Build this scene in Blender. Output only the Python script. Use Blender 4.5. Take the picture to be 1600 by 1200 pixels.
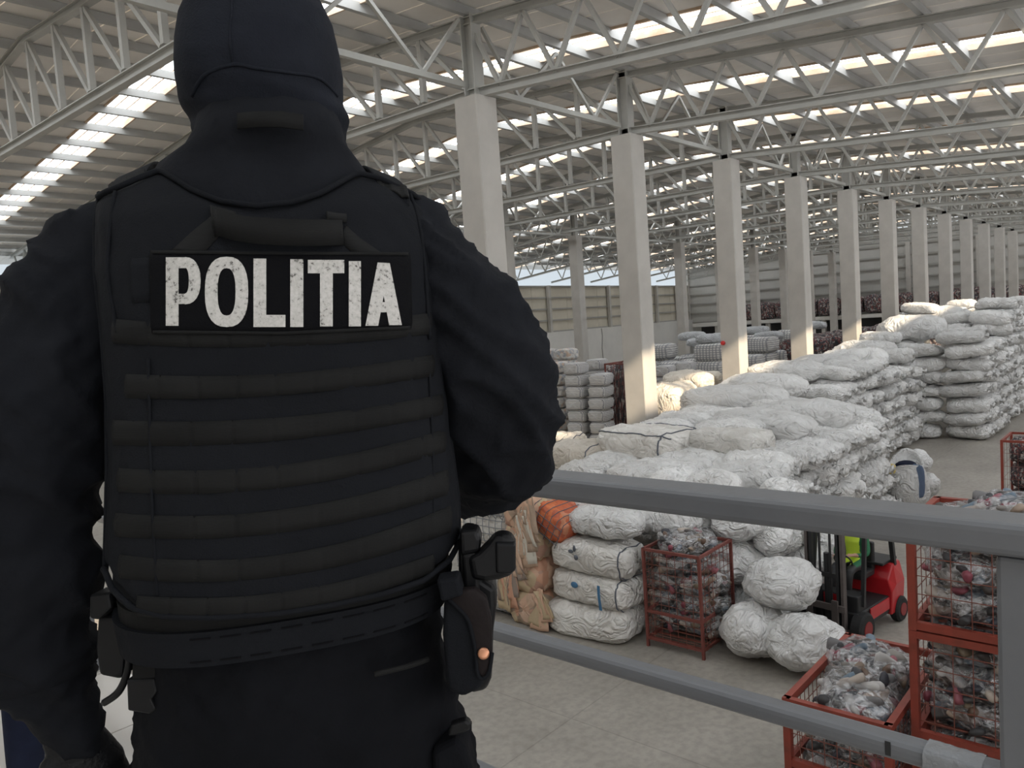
import bpy, bmesh, math, random
import numpy as np
from mathutils import Vector, Matrix, noise, Quaternion
random.seed(7)
sc = bpy.context.scene
for o in list(bpy.data.objects): bpy.data.objects.remove(o)
COL = sc.collection
# ------------------------------------------------------------------ camera, world, sun, exposure
F, YAW, PIT, ROL, HC, S = 1210.0, math.radians(41.6), math.radians(4.48), math.radians(-3.94), 5.6, 6.0
def cam_axes():
    cy, sy = math.cos(YAW), math.sin(YAW)
    f = np.array([cy*math.cos(PIT), sy*math.cos(PIT), -math.sin(PIT)])
    r = np.array([sy, -cy, 0.0]); u = np.cross(r, f)
    c, s = math.cos(ROL), math.sin(ROL)
    return c*r+s*u, -s*r+c*u, f
CR, CU, CF = cam_axes()
CP = np.array([0.0, 0.0, HC])
cam = bpy.data.cameras.new('camera'); camo = bpy.data.objects.new('camera', cam); COL.objects.link(camo)
cam.sensor_fit = 'HORIZONTAL'; cam.sensor_width = 36.0; cam.lens = F/1600*36.0
cam.clip_start = 0.05; cam.clip_end = 400
camo.matrix_world = Matrix(((CR[0], CU[0], -CF[0], CP[0]), (CR[1], CU[1], -CF[1], CP[1]), (CR[2], CU[2], -CF[2], CP[2]), (0, 0, 0, 1)))
sc.camera = camo
w = bpy.data.worlds.new('sky'); sc.world = w; w.use_nodes = True
w.node_tree.nodes['Background'].inputs[0].default_value = (0.88, 0.94, 1.0, 1)
w.node_tree.nodes['Background'].inputs[1].default_value = 1.0
sl = bpy.data.lights.new('sun', 'SUN'); sl.energy = 9.0; sl.angle = math.radians(1.5); sl.color = (1.0, 0.80, 0.58)
slo = bpy.data.objects.new('sun', sl); COL.objects.link(slo)
slo.rotation_euler = Vector((0.30, 1.0, -0.694)).to_track_quat('-Z', 'Y').to_euler(); slo.location = (0, -10, 30)
sc.view_settings.view_transform = 'Standard'; sc.view_settings.look = 'None'
sc.view_settings.gamma = 1.0; sc.view_settings.exposure = 0.0; sc.view_settings.use_curve_mapping = False
SKY_EMIT = 5.0

def PX(x, y, d):
    return CP + (CR*((x-800)/F) - CU*((y-600)/F) + CF)*d
def ATZ(x, y, z):
    r = CR*((x-800)/F) - CU*((y-600)/F) + CF
    return CP + r*((z-HC)/r[2])
def TOPX(p):
    q = np.asarray(p, float)-CP; d = q@CF
    return 800+F*(q@CR)/d, 600-F*(q@CU)/d

# ------------------------------------------------------------------ materials
def nodemat(name):
    m = bpy.data.materials.new(name); m.use_nodes = True
    nt = m.node_tree; b = nt.nodes['Principled BSDF']
    return m, nt, b
def N(nt, t, **kw):
    n = nt.nodes.new(t)
    for k, v in kw.items():
        if k in n.inputs: n.inputs[k].default_value = v
        else: setattr(n, k, v)
    return n
def ramp(nt, fac, stops):
    r = nt.nodes.new('ShaderNodeValToRGB'); e = r.color_ramp.elements
    while len(e) < len(stops): e.new(0.5)
    for el, (p, c) in zip(e, stops): el.position = p; el.color = (*c, 1)
    nt.links.new(fac, r.inputs[0]); return r.outputs[0]
def mat(name, col, rough=0.6, metal=0.0, var=0.0, vscale=3.0, bump=0.0, bscale=30.0, spec=0.5, dirt=None, dirt_amt=0.5, stretch=None):
    m, nt, b = nodemat(name)
    b.inputs['Roughness'].default_value = rough; b.inputs['Metallic'].default_value = metal
    b.inputs['Specular IOR Level'].default_value = spec
    tc = N(nt, 'ShaderNodeTexCoord'); src = tc.outputs['Object']
    if stretch:
        mp = N(nt, 'ShaderNodeMapping'); mp.inputs['Scale'].default_value = stretch
        nt.links.new(src, mp.inputs[0]); src = mp.outputs[0]
    if var > 0 or dirt:
        n = N(nt, 'ShaderNodeTexNoise', Scale=vscale, Detail=6.0, Roughness=0.6); nt.links.new(src, n.inputs['Vector'])
        d = dirt if dirt else tuple(c*(1-var) for c in col)
        hi = tuple(min(1, c*(1+var*0.4)) for c in col)
        lo = tuple(a*(1-dirt_amt)+q*dirt_amt for a, q in zip(col, d)) if dirt else d
        nt.links.new(ramp(nt, n.outputs['Fac'], [(0.30, lo), (0.62, hi)]), b.inputs['Base Color'])
    else:
        b.inputs['Base Color'].default_value = (*col, 1)
    if bump > 0:
        n2 = N(nt, 'ShaderNodeTexNoise', Scale=bscale, Detail=4.0); nt.links.new(src, n2.inputs['Vector'])
        bp = N(nt, 'ShaderNodeBump', Strength=bump, Distance=0.01); nt.links.new(n2.outputs['Fac'], bp.inputs['Height'])
        nt.links.new(bp.outputs[0], b.inputs['Normal'])
    return m
def emis(name, col, s):
    m = bpy.data.materials.new(name); m.use_nodes = True; nt = m.node_tree
    nt.nodes.clear(); e = N(nt, 'ShaderNodeEmission'); e.inputs[0].default_value = (*col, 1); e.inputs[1].default_value = s
    o = N(nt, 'ShaderNodeOutputMaterial'); nt.links.new(e.outputs[0], o.inputs[0]); return m

M = {}
M['column'] = mat('painted concrete', (0.50, 0.475, 0.435), 0.75, var=0.10, vscale=1.2, bump=0.08, bscale=25)
M['steel'] = mat('painted truss steel', (0.41, 0.405, 0.375), 0.5, var=0.10, vscale=1.5)
M['purlin'] = mat('galvanised purlin', (0.40, 0.40, 0.385), 0.5, var=0.12, vscale=0.8)
M['roof'] = mat('roof lining panel', (0.80, 0.765, 0.72), 0.55, var=0.14, vscale=0.35)
M['curb'] = mat('skylight curb', (0.68, 0.55, 0.42), 0.7, dirt=(0.42, 0.22, 0.10), dirt_amt=0.7, vscale=1.3)
M['skylight'] = emis('daylit skylight sheet', (0.90, 0.95, 1.0), SKY_EMIT)
M['glow_pane'] = emis('added wall glow', (0.95, 0.96, 1.0), SKY_EMIT*0.5)  # glow of the panes added in the unseen right wall
M['wall'] = mat('sandwich wall panel', (0.60, 0.55, 0.45), 0.6, var=0.08, vscale=0.4)
M['endwall'] = mat('grey wall panel', (0.46, 0.45, 0.42), 0.6, var=0.08, vscale=0.4)
M['plinth'] = mat('white plinth', (0.66, 0.64, 0.60), 0.8, var=0.08, vscale=0.5)
M['girt'] = mat('wall girt', (0.34, 0.33, 0.30), 0.5)
M['rail'] = mat('grey railing paint', (0.125, 0.128, 0.135), 0.38, var=0.06, vscale=14, bump=0.03, bscale=60)
M['railtape'] = mat('clear tape wrap', (0.19, 0.195, 0.20), 0.18, bump=0.6, bscale=40)
M['chip'] = mat('chipped paint', (0.015, 0.015, 0.015), 0.7)
M['black'] = mat('black plastic', (0.0055, 0.0055, 0.006), 0.42, spec=0.2)
M['redcage'] = mat('red cage paint', (0.27, 0.048, 0.03), 0.5, dirt=(0.17, 0.04, 0.025), dirt_amt=0.7, vscale=7)
M['browncage'] = mat('brown red cage paint', (0.20, 0.055, 0.042), 0.5, dirt=(0.12, 0.035, 0.03), dirt_amt=0.6, vscale=7)
M['wire'] = mat('rusty wire', (0.20, 0.065, 0.045), 0.5)
M['tile'] = None
# floor: concrete with stains and joints
def concrete():
    m, nt, b = nodemat('hall concrete'); tc = N(nt, 'ShaderNodeTexCoord'); s = tc.outputs['Object']
    n1 = N(nt, 'ShaderNodeTexNoise', Scale=0.55, Detail=8.0, Roughness=0.62); nt.links.new(s, n1.inputs['Vector'])
    n2 = N(nt, 'ShaderNodeTexNoise', Scale=9.0, Detail=5.0); nt.links.new(s, n2.inputs['Vector'])
    c1 = ramp(nt, n1.outputs['Fac'], [(0.30, (0.262, 0.240, 0.208)), (0.68, (0.375, 0.345, 0.302))])
    c2 = ramp(nt, n2.outputs['Fac'], [(0.35, (0.82, 0.82, 0.82)), (0.6, (1, 1, 1))])
    mx = N(nt, 'ShaderNodeMixRGB', blend_type='MULTIPLY'); mx.inputs[0].default_value = 1
    nt.links.new(c1, mx.inputs[1]); nt.links.new(c2, mx.inputs[2])
    br = N(nt, 'ShaderNodeTexBrick', Scale=1.0); br.offset = 0.0
    br.inputs['Brick Width'].default_value = 4.1; br.inputs['Row Height'].default_value = 3.3; br.inputs['Mortar Size'].default_value = 0.012
    br.inputs['Color1'].default_value = (1, 1, 1, 1); br.inputs['Color2'].default_value = (0.95, 0.95, 0.95, 1); br.inputs['Mortar'].default_value = (0.78, 0.78, 0.78, 1)
    nt.links.new(s, br.inputs['Vector'])
    m2 = N(nt, 'ShaderNodeMixRGB', blend_type='MULTIPLY'); m2.inputs[0].default_value = 1
    nt.links.new(mx.outputs[0], m2.inputs[1]); nt.links.new(br.outputs[0], m2.inputs[2])
    nt.links.new(m2.outputs[0], b.inputs['Base Color']); b.inputs['Roughness'].default_value = 0.55
    return m
M['concrete'] = concrete()
M['tile'] = mat('pale ceramic tile', (0.50, 0.47, 0.43), 0.35, var=0.06, vscale=2)
def plastic(name, col, dirt, amt, rough=0.42, trans=0.0):
    m, nt, b = nodemat(name); tc = N(nt, 'ShaderNodeTexCoord')
    oi = N(nt, 'ShaderNodeObjectInfo')
    ad = N(nt, 'ShaderNodeVectorMath', operation='ADD'); nt.links.new(tc.outputs['Object'], ad.inputs[0]); 
    sc_ = N(nt, 'ShaderNodeVectorMath', operation='SCALE'); sc_.inputs['Scale'].default_value = 37.0
    nt.links.new(oi.outputs['Random'], sc_.inputs[0]); nt.links.new(sc_.outputs[0], ad.inputs[1])
    n1 = N(nt, 'ShaderNodeTexNoise', Scale=2.6, Detail=6.0, Roughness=0.65); nt.links.new(ad.outputs[0], n1.inputs['Vector'])
    lo = tuple(a*(1-amt)+d*amt for a, d in zip(col, dirt))
    c = ramp(nt, n1.outputs['Fac'], [(0.32, lo), (0.56, col)])
    hs = N(nt, 'ShaderNodeHueSaturation'); nt.links.new(c, hs.inputs['Color'])
    mr = N(nt, 'ShaderNodeMapRange'); mr.inputs['To Min'].default_value = 0.80; mr.inputs['To Max'].default_value = 1.08
    nt.links.new(oi.outputs['Random'], mr.inputs['Value']); nt.links.new(mr.outputs[0], hs.inputs['Value'])
    nt.links.new(hs.outputs[0], b.inputs['Base Color'])
    n2 = N(nt, 'ShaderNodeTexNoise', Scale=9.0, Detail=2.0, Distortion=1.0); nt.links.new(ad.outputs[0], n2.inputs['Vector'])
    sb = N(nt, 'ShaderNodeMath', operation='SUBTRACT'); sb.inputs[1].default_value = 0.5; nt.links.new(n2.outputs['Fac'], sb.inputs[0])
    ab = N(nt, 'ShaderNodeMath', operation='ABSOLUTE'); nt.links.new(sb.outputs[0], ab.inputs[0])
    n3 = N(nt, 'ShaderNodeTexNoise', Scale=3.6, Detail=2.0, Distortion=1.6); nt.links.new(ad.outputs[0], n3.inputs['Vector'])
    s3 = N(nt, 'ShaderNodeMath', operation='SUBTRACT'); s3.inputs[1].default_value = 0.5; nt.links.new(n3.outputs['Fac'], s3.inputs[0])
    a3 = N(nt, 'ShaderNodeMath', operation='ABSOLUTE'); nt.links.new(s3.outputs[0], a3.inputs[0])
    b3 = N(nt, 'ShaderNodeBump', Strength=0.8, Distance=0.22); nt.links.new(a3.outputs[0], b3.inputs['Height'])
    bp = N(nt, 'ShaderNodeBump', Strength=0.35, Distance=0.05); nt.links.new(ab.outputs[0], bp.inputs['Height']); nt.links.new(b3.outputs[0], bp.inputs['Normal']); nt.links.new(bp.outputs[0], b.inputs['Normal'])
    b.inputs['Roughness'].default_value = rough
    return m
M['sack'] = plastic('white plastic sack', (0.78, 0.775, 0.76), (0.50, 0.48, 0.45), 0.45)
M['bale'] = plastic('woven bale wrap', (0.72, 0.70, 0.66), (0.45, 0.41, 0.36), 0.55, 0.6)
M['cream'] = plastic('cream bale wrap', (0.74, 0.68, 0.59), (0.50, 0.43, 0.35), 0.5, 0.6)
M['grey_sack'] = plastic('grey plastic sack', (0.52, 0.53, 0.54), (0.34, 0.35, 0.36), 0.5)
M['seam'] = mat('dark seam piping', (0.10, 0.11, 0.13), 0.7)
M['blue'] = mat('blue strap', (0.05, 0.16, 0.30), 0.5)
def patchwork(name, palette, scale, rough=0.7, bump=0.8):
    m, nt, b = nodemat(name); tc = N(nt, 'ShaderNodeTexCoord'); oi = N(nt, 'ShaderNodeObjectInfo')
    ad = N(nt, 'ShaderNodeVectorMath', operation='ADD'); nt.links.new(tc.outputs['Object'], ad.inputs[0])
    s_ = N(nt, 'ShaderNodeVectorMath', operation='SCALE'); s_.inputs['Scale'].default_value = 53.0
    nt.links.new(oi.outputs['Random'], s_.inputs[0]); nt.links.new(s_.outputs[0], ad.inputs[1])
    nz = N(nt, 'ShaderNodeTexNoise', Scale=scale*0.7, Detail=3.0); nt.links.new(ad.outputs[0], nz.inputs['Vector'])
    mixv = N(nt, 'ShaderNodeMixRGB'); mixv.inputs[0].default_value = 0.12
    nt.links.new(ad.outputs[0], mixv.inputs[1]); nt.links.new(nz.outputs['Color'], mixv.inputs[2])
    v = N(nt, 'ShaderNodeTexVoronoi', Scale=scale); nt.links.new(mixv.outputs[0], v.inputs['Vector'])
    sp = N(nt, 'ShaderNodeSeparateColor'); nt.links.new(v.outputs['Color'], sp.inputs[0])
    r = nt.nodes.new('ShaderNodeValToRGB'); r.color_ramp.interpolation = 'CONSTANT'; e = r.color_ramp.elements
    while len(e) < len(palette): e.new(0.5)
    for i, (el, c) in enumerate(zip(e, palette)): el.position = i/len(palette); el.color = (*c, 1)
    nt.links.new(sp.outputs[0], r.inputs[0]); nt.links.new(r.outputs[0], b.inputs['Base Color'])
    bp = N(nt, 'ShaderNodeBump', Strength=bump, Distance=0.04); nt.links.new(v.outputs['Distance'], bp.inputs['Height']); bp.invert = True
    nt.links.new(bp.outputs[0], b.inputs['Normal']); b.inputs['Roughness'].default_value = rough
    return m
PAL_DARK = [(0.05, 0.04, 0.04), (0.16, 0.045, 0.045), (0.04, 0.04, 0.05), (0.33, 0.30, 0.28), (0.09, 0.045, 0.045), (0.06, 0.065, 0.08), (0.22, 0.09, 0.08), (0.12, 0.10, 0.09), (0.42, 0.38, 0.35), (0.03, 0.03, 0.035)]
PAL_PEACH = [(0.62, 0.40, 0.28), (0.55, 0.38, 0.27), (0.60, 0.33, 0.22), (0.42, 0.31, 0.23), (0.66, 0.46, 0.34), (0.54, 0.42, 0.27), (0.50, 0.30, 0.22), (0.36, 0.27, 0.20)]
M['dark_cloth'] = patchwork('dark clothing bale', PAL_DARK, 24)
M['peach'] = patchwork('peach clothing', PAL_PEACH, 5)
M['orange'] = patchwork('orange clothing', [(0.62, 0.17, 0.06), (0.55, 0.13, 0.05), (0.60, 0.25, 0.14), (0.48, 0.12, 0.06)], 8)
M['pale_rags'] = patchwork('pale baled rags', [(0.58, 0.56, 0.52), (0.44, 0.43, 0.42), (0.62, 0.60, 0.57), (0.55, 0.42, 0.33), (0.38, 0.39, 0.41), (0.60, 0.55, 0.50)], 9, bump=0.5)
M['net'] = mat('grey bale net', (0.26, 0.27, 0.28), 0.7)
def film():
    m = bpy.data.materials.new('clear film'); m.use_nodes = True; nt = m.node_tree; nt.nodes.clear()
    tr = N(nt, 'ShaderNodeBsdfTransparent'); tr.inputs[0].default_value = (0.93, 0.93, 0.94, 1)
    gl = N(nt, 'ShaderNodeBsdfGlossy', Roughness=0.16); gl.inputs[0].default_value = (0.95, 0.95, 0.96, 1)
    df = N(nt, 'ShaderNodeBsdfDiffuse'); df.inputs[0].default_value = (0.72, 0.72, 0.72, 1)
    tc = N(nt, 'ShaderNodeTexCoord'); n = N(nt, 'ShaderNodeTexNoise', Scale=11.0, Detail=5.0, Distortion=1.6); nt.links.new(tc.outputs['Object'], n.inputs['Vector'])
    bp = N(nt, 'ShaderNodeBump', Strength=0.9, Distance=0.05); nt.links.new(n.outputs['Fac'], bp.inputs['Height'])
    for x in (gl, df): nt.links.new(bp.outputs[0], x.inputs['Normal'])
    m1 = N(nt, 'ShaderNodeMixShader'); m1.inputs[0].default_value = 0.45; nt.links.new(gl.outputs[0], m1.inputs[1]); nt.links.new(df.outputs[0], m1.inputs[2])
    fac = ramp(nt, n.outputs['Fac'], [(0.42, (0.12,)*3), (0.60, (0.55,)*3)])
    m2 = N(nt, 'ShaderNodeMixShader'); nt.links.new(fac, m2.inputs[0]); nt.links.new(tr.outputs[0], m2.inputs[1]); nt.links.new(m1.outputs[0], m2.inputs[2])
    o = N(nt, 'ShaderNodeOutputMaterial'); nt.links.new(m2.outputs[0], o.inputs[0]); return m
M['film'] = film()
def glass_clear():
    m = bpy.data.materials.new('clear rooflight'); m.use_nodes = True; nt = m.node_tree; nt.nodes.clear()
    tr = N(nt, 'ShaderNodeBsdfTransparent'); tr.inputs[0].default_value = (0.92, 0.94, 0.95, 1)
    gl = N(nt, 'ShaderNodeBsdfGlossy', Roughness=0.05)
    mx = N(nt, 'ShaderNodeMixShader'); mx.inputs[0].default_value = 0.06; nt.links.new(tr.outputs[0], mx.inputs[1]); nt.links.new(gl.outputs[0], mx.inputs[2])
    o = N(nt, 'ShaderNodeOutputMaterial'); nt.links.new(mx.outputs[0], o.inputs[0]); return m
M['glass'] = glass_clear()
def attr_mat(name, rough=0.5):
    m, nt, b = nodemat(name); a = N(nt, 'ShaderNodeAttribute'); a.attribute_name = 'tint'
    nt.links.new(a.outputs['Color'], b.inputs['Base Color']); b.inputs['Roughness'].default_value = rough; return m
M['shoes'] = attr_mat('assorted shoes')
# uniform fabrics
def fabric(name, col, weave=260.0, bump=0.25, rough=0.9, var=0.25, vs=9.0):
    m, nt, b = nodemat(name); tc = N(nt, 'ShaderNodeTexCoord'); s = tc.outputs['Object']
    n = N(nt, 'ShaderNodeTexNoise', Scale=vs, Detail=7.0, Roughness=0.65); nt.links.new(s, n.inputs['Vector'])
    c = ramp(nt, n.outputs['Fac'], [(0.3, tuple(q*(1-var) for q in col)), (0.7, tuple(q*(1+var) for q in col))])
    nt.links.new(c, b.inputs['Base Color'])
    n2 = N(nt, 'ShaderNodeTexNoise', Scale=weave, Detail=2.0); nt.links.new(s, n2.inputs['Vector'])
    n3 = N(nt, 'ShaderNodeTexNoise', Scale=28.0, Detail=4.0, Distortion=0.8); nt.links.new(s, n3.inputs['Vector'])
    b1 = N(nt, 'ShaderNodeBump', Strength=bump, Distance=0.002); nt.links.new(n2.outputs['Fac'], b1.inputs['Height'])
    b2 = N(nt, 'ShaderNodeBump', Strength=0.35, Distance=0.006); nt.links.new(n3.outputs['Fac'], b2.inputs['Height']); nt.links.new(b1.outputs[0], b2.inputs['Normal'])
    nt.links.new(b2.outputs[0], b.inputs['Normal'])
    b.inputs['Roughness'].default_value = rough; b.inputs['Specular IOR Level'].default_value = 0.10
    b.inputs['Sheen Weight'].default_value = 0.0; b.inputs['Sheen Roughness'].default_value = 0.5
    return m
M['jacket'] = fabric('black uniform cloth', (0.0092, 0.0100, 0.0124))
M['trousers'] = fabric('black trouser cloth', (0.0048, 0.0051, 0.0064))
M['balaclava'] = fabric('navy black knit', (0.0115, 0.0130, 0.0175), weave=420, bump=0.4)
M['vest'] = fabric('black nylon carrier', (0.0080, 0.0087, 0.0105), weave=500, bump=0.3, var=0.12)
M['patch'] = fabric('black patch', (0.0035, 0.0035, 0.0042), weave=600, bump=0.3, var=0.1)
M['web'] = None
def webbing():
    m, nt, b = nodemat('ribbed webbing'); tc = N(nt, 'ShaderNodeTexCoord')
    wv = N(nt, 'ShaderNodeTexWave', Scale=240.0, Distortion=0.3); wv.bands_direction = 'Z'; nt.links.new(tc.outputs['Object'], wv.inputs['Vector'])
    n = N(nt, 'ShaderNodeTexNoise', Scale=14.0, Detail=5.0); nt.links.new(tc.outputs['Object'], n.inputs['Vector'])
    nt.links.new(ramp(nt, n.outputs['Fac'], [(0.3, (0.0068, 0.0068, 0.0066)), (0.7, (0.0115, 0.0115, 0.0110))]), b.inputs['Base Color'])
    bp = N(nt, 'ShaderNodeBump', Strength=0.3, Distance=0.0008); nt.links.new(wv.outputs['Fac'], bp.inputs['Height']); nt.links.new(bp.outputs[0], b.inputs['Normal'])
    b.inputs['Roughness'].default_value = 0.75; b.inputs['Specular IOR Level'].default_value = 0.14; return m
M['web'] = webbing()
def letter_mat():
    m, nt, b = nodemat('worn white print'); tc = N(nt, 'ShaderNodeTexCoord'); s = tc.outputs['Object']
    n = N(nt, 'ShaderNodeTexNoise', Scale=230.0, Detail=3.0, Roughness=0.7); nt.links.new(s, n.inputs['Vector'])
    n2 = N(nt, 'ShaderNodeTexNoise', Scale=26.0, Detail=4.0); nt.links.new(s, n2.inputs['Vector'])
    mm = N(nt, 'ShaderNodeMath', operation='ADD'); nt.links.new(n.outputs['Fac'], mm.inputs[0])
    m3 = N(nt, 'ShaderNodeMath', operation='MULTIPLY'); m3.inputs[1].default_value = 0.42; nt.links.new(n2.outputs['Fac'], m3.inputs[0]); nt.links.new(m3.outputs[0], mm.inputs[1])
    nt.links.new(ramp(nt, mm.outputs[0], [(0.50, (0.05, 0.047, 0.042)), (0.62, (0.40, 0.385, 0.355)), (0.85, (0.50, 0.48, 0.45))]), b.inputs['Base Color'])
    b.inputs['Roughness'].default_value = 0.8; return m
M['letter'] = letter_mat()
M['leather'] = fabric('dark brown leather', (0.012, 0.009, 0.0088), weave=180, rough=0.6, var=0.15)
M['glove'] = mat('black leather glove', (0.006, 0.006, 0.0066), 0.5, spec=0.2, bump=0.3, bscale=120)
M['copper'] = mat('copper snap', (0.50, 0.24, 0.14), 0.35, metal=0.9)
M['skin'] = mat('skin', (0.52, 0.30, 0.21), 0.55)
M['navy'] = fabric('navy cloth', (0.012, 0.015, 0.030))
M['hivis'] = mat('high visibility yellow', (0.55, 0.72, 0.05), 0.7, bump=0.3, bscale=20)
M['green'] = mat('dark green cloth', (0.02, 0.14, 0.06), 0.8)
M['forkred'] = mat('forklift red', (0.42, 0.015, 0.02), 0.3, var=0.1)
M['forkdark'] = mat('forklift black', (0.018, 0.018, 0.019), 0.5, var=0.1)
M['mastgrey'] = mat('mast steel', (0.09, 0.075, 0.07), 0.5, var=0.2, vscale=5)
M['rubber'] = mat('rubber tyre', (0.012, 0.012, 0.012), 0.85)
M['hubred'] = mat('wheel hub', (0.22, 0.02, 0.02), 0.5)
M['hair'] = mat('dark hair', (0.02, 0.014, 0.01), 0.6)
M['bell'] = mat('red alarm plastic', (0.55, 0.02, 0.02), 0.4)

# ------------------------------------------------------------------ mesh helpers
def join(*parts):
    V, Fc = [], []
    for v, f in parts:
        o = len(V); V += [tuple(p) for p in v]; Fc += [tuple(i+o for i in q) for q in f]
    return V, Fc
def box(c, s, rot=None):
    sx, sy, sz = s[0]/2, s[1]/2, s[2]/2
    v = [Vector((x, y, z)) for x in (-sx, sx) for y in (-sy, sy) for z in (-sz, sz)]
    if rot is not None: v = [rot @ p for p in v]
    v = [p+Vector(c) for p in v]
    return v, [(0, 1, 3, 2), (4, 6, 7, 5), (0, 4, 5, 1), (2, 3, 7, 6), (0, 2, 6, 4), (1, 5, 7, 3)]
def bar(a, b, w, h=None, up=(0, 0, 1)):
    a, b = Vector(a), Vector(b); h = h or w; t = (b-a).normalized()
    u = Vector(up)
    if abs(t.dot(u)) > 0.98: u = Vector((0, 1, 0)) if abs(t.y) < 0.9 else Vector((1, 0, 0))
    s = t.cross(u).normalized(); n = s.cross(t)
    v = [p + s*(x*w/2) + n*(y*h/2) for p in (a, b) for x, y in ((-1, -1), (1, -1), (1, 1), (-1, 1))]
    return v, [(3, 2, 1, 0), (4, 5, 6, 7), (0, 1, 5, 4), (1, 2, 6, 5), (2, 3, 7, 6), (3, 0, 4, 7)]
def loft(rings, cap=True, closed=True):
    n = len(rings[0]); V = [tuple(p) for r in rings for p in r]; Fc = []
    for i in range(len(rings)-1):
        for j in range(n if closed else n-1):
            k = (j+1) % n; Fc.append((i*n+j, i*n+k, (i+1)*n+k, (i+1)*n+j))
    if cap and closed:
        Fc.append(tuple(range(n-1, -1, -1))); Fc.append(tuple((len(rings)-1)*n+j for j in range(n)))
    return V, Fc
def tube(path, radii, n=10, flat=1.0, up=None, cap=True):
    path = [Vector(p) for p in path]
    if not hasattr(radii, '__len__'): radii = [radii]*len(path)
    rings = []; prev = None
    for i, p in enumerate(path):
        t = (path[min(i+1, len(path)-1)]-path[max(i-1, 0)])
        t = t.normalized() if t.length > 1e-9 else Vector((0, 0, 1))
        if prev is None:
            u = Vector(up) if up else (Vector((0, 0, 1)) if abs(t.z) < 0.9 else Vector((1, 0, 0)))
            s = t.cross(u).normalized()
        else:
            s = prev - t*prev.dot(t); s = s.normalized()
        prev = s; q = t.cross(s)
        rings.append([p + s*(radii[i]*math.cos(a)) + q*(radii[i]*flat*math.sin(a)) for a in [2*math.pi*k/n for k in range(n)]])
    return loft(rings, cap)
def smoothpath(pts, n=6):
    pts = [Vector(p) for p in pts]; out = []
    for i in range(len(pts)-1):
        p0, p1, p2, p3 = pts[max(i-1, 0)], pts[i], pts[i+1], pts[min(i+2, len(pts)-1)]
        for k in range(n):
            t = k/n
            out.append(0.5*((2*p1)+(p2-p0)*t+(2*p0-5*p1+4*p2-p3)*t*t+(3*p1-p0-3*p2+p3)*t**3))
    out.append(pts[-1]); return out
def sph(c, r, nu=20, nv=12):
    r = r if hasattr(r, '__len__') else (r, r, r); V = []; Fc = []
    for i in range(nv+1):
        ph = math.pi*i/nv
        for j in range(nu):
            th = 2*math.pi*j/nu
            V.append((c[0]+r[0]*math.sin(ph)*math.cos(th), c[1]+r[1]*math.sin(ph)*math.sin(th), c[2]+r[2]*math.cos(ph)))
    for i in range(nv):
        for j in range(nu):
            k = (j+1) % nu; Fc.append((i*nu+j, (i+1)*nu+j, (i+1)*nu+k, i*nu+k))
    return V, Fc
def sgnpow(x, p): return math.copysign(abs(x)**p, x)
def mesh(name, vf, m, smooth=False, weld=False):
    me = bpy.data.meshes.new(name); me.from_pydata([tuple(v) for v in vf[0]], [], [tuple(f) for f in vf[1]])
    if weld:
        bm = bmesh.new(); bm.from_mesh(me); bmesh.ops.remove_doubles(bm, verts=bm.verts, dist=1e-5)
        bmesh.ops.recalc_face_normals(bm, faces=bm.faces); bm.to_mesh(me); bm.free()
    if smooth: me.polygons.foreach_set('use_smooth', [True]*len(me.polygons))
    for x in (m if isinstance(m, (list, tuple)) else [m]): me.materials.append(x)
    me.update(); return me
def link(name, me, parent=None, loc=None, rot=None, scale=None):
    o = bpy.data.objects.new(name, me); COL.objects.link(o)
    if parent is not None: o.parent = parent
    if loc is not None: o.location = loc
    if rot is not None: o.rotation_euler = rot
    if scale is not None: o.scale = scale
    return o
def mk(name, vf, m, parent=None, smooth=False, loc=None, rot=None, weld=False, bevel=0.0):
    o = link(name, mesh(name, vf, m, smooth, weld), parent, loc, rot)
    if bevel > 0:
        b = o.modifiers.new('bevel', 'BEVEL'); b.width = bevel; b.segments = 2; b.limit_method = 'ANGLE'
    return o
def tag(o, label, cat, group=None, kind=None):
    if label: o['label'] = label
    if cat: o['category'] = cat
    if group: o['group'] = group
    if kind: o['kind'] = kind
    return o
def struct(o): o['kind'] = 'structure'; return o
def empty(name, loc=(0, 0, 0), rz=0.0):
    o = bpy.data.objects.new(name, None); COL.objects.link(o); o.location = loc; o.rotation_euler = (0, 0, rz); o.empty_display_size = 0.1
    return o
def offs(vf, d): return [(p[0]-d[0], p[1]-d[1], p[2]-d[2]) for p in vf[0]], vf[1]
def remesh(vf, voxel, smooth_it=3):
    me = mesh('tmp', vf, [], False); o = bpy.data.objects.new('tmp', me); COL.objects.link(o)
    md = o.modifiers.new('r', 'REMESH'); md.mode = 'VOXEL'; md.voxel_size = voxel; md.use_smooth_shade = True
    dg = bpy.context.evaluated_depsgraph_get(); ev = o.evaluated_get(dg)
    out = bpy.data.meshes.new_from_object(ev, depsgraph=dg)
    bpy.data.objects.remove(o); bpy.data.meshes.remove(me)
    bm = bmesh.new(); bm.from_mesh(out)
    for _ in range(smooth_it): bmesh.ops.smooth_vert(bm, verts=bm.verts, factor=0.5, use_axis_x=True, use_axis_y=True, use_axis_z=True)
    bm.to_mesh(out); bm.free(); out.polygons.foreach_set('use_smooth', [True]*len(out.polygons)); out.update()
    return out
def ORD(k): return ['first', 'second', 'third', 'fourth', 'fifth', 'sixth', 'seventh', 'eighth', 'ninth', 'tenth', 'eleventh', 'twelfth', 'thirteenth', 'fourteenth'][k]
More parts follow.
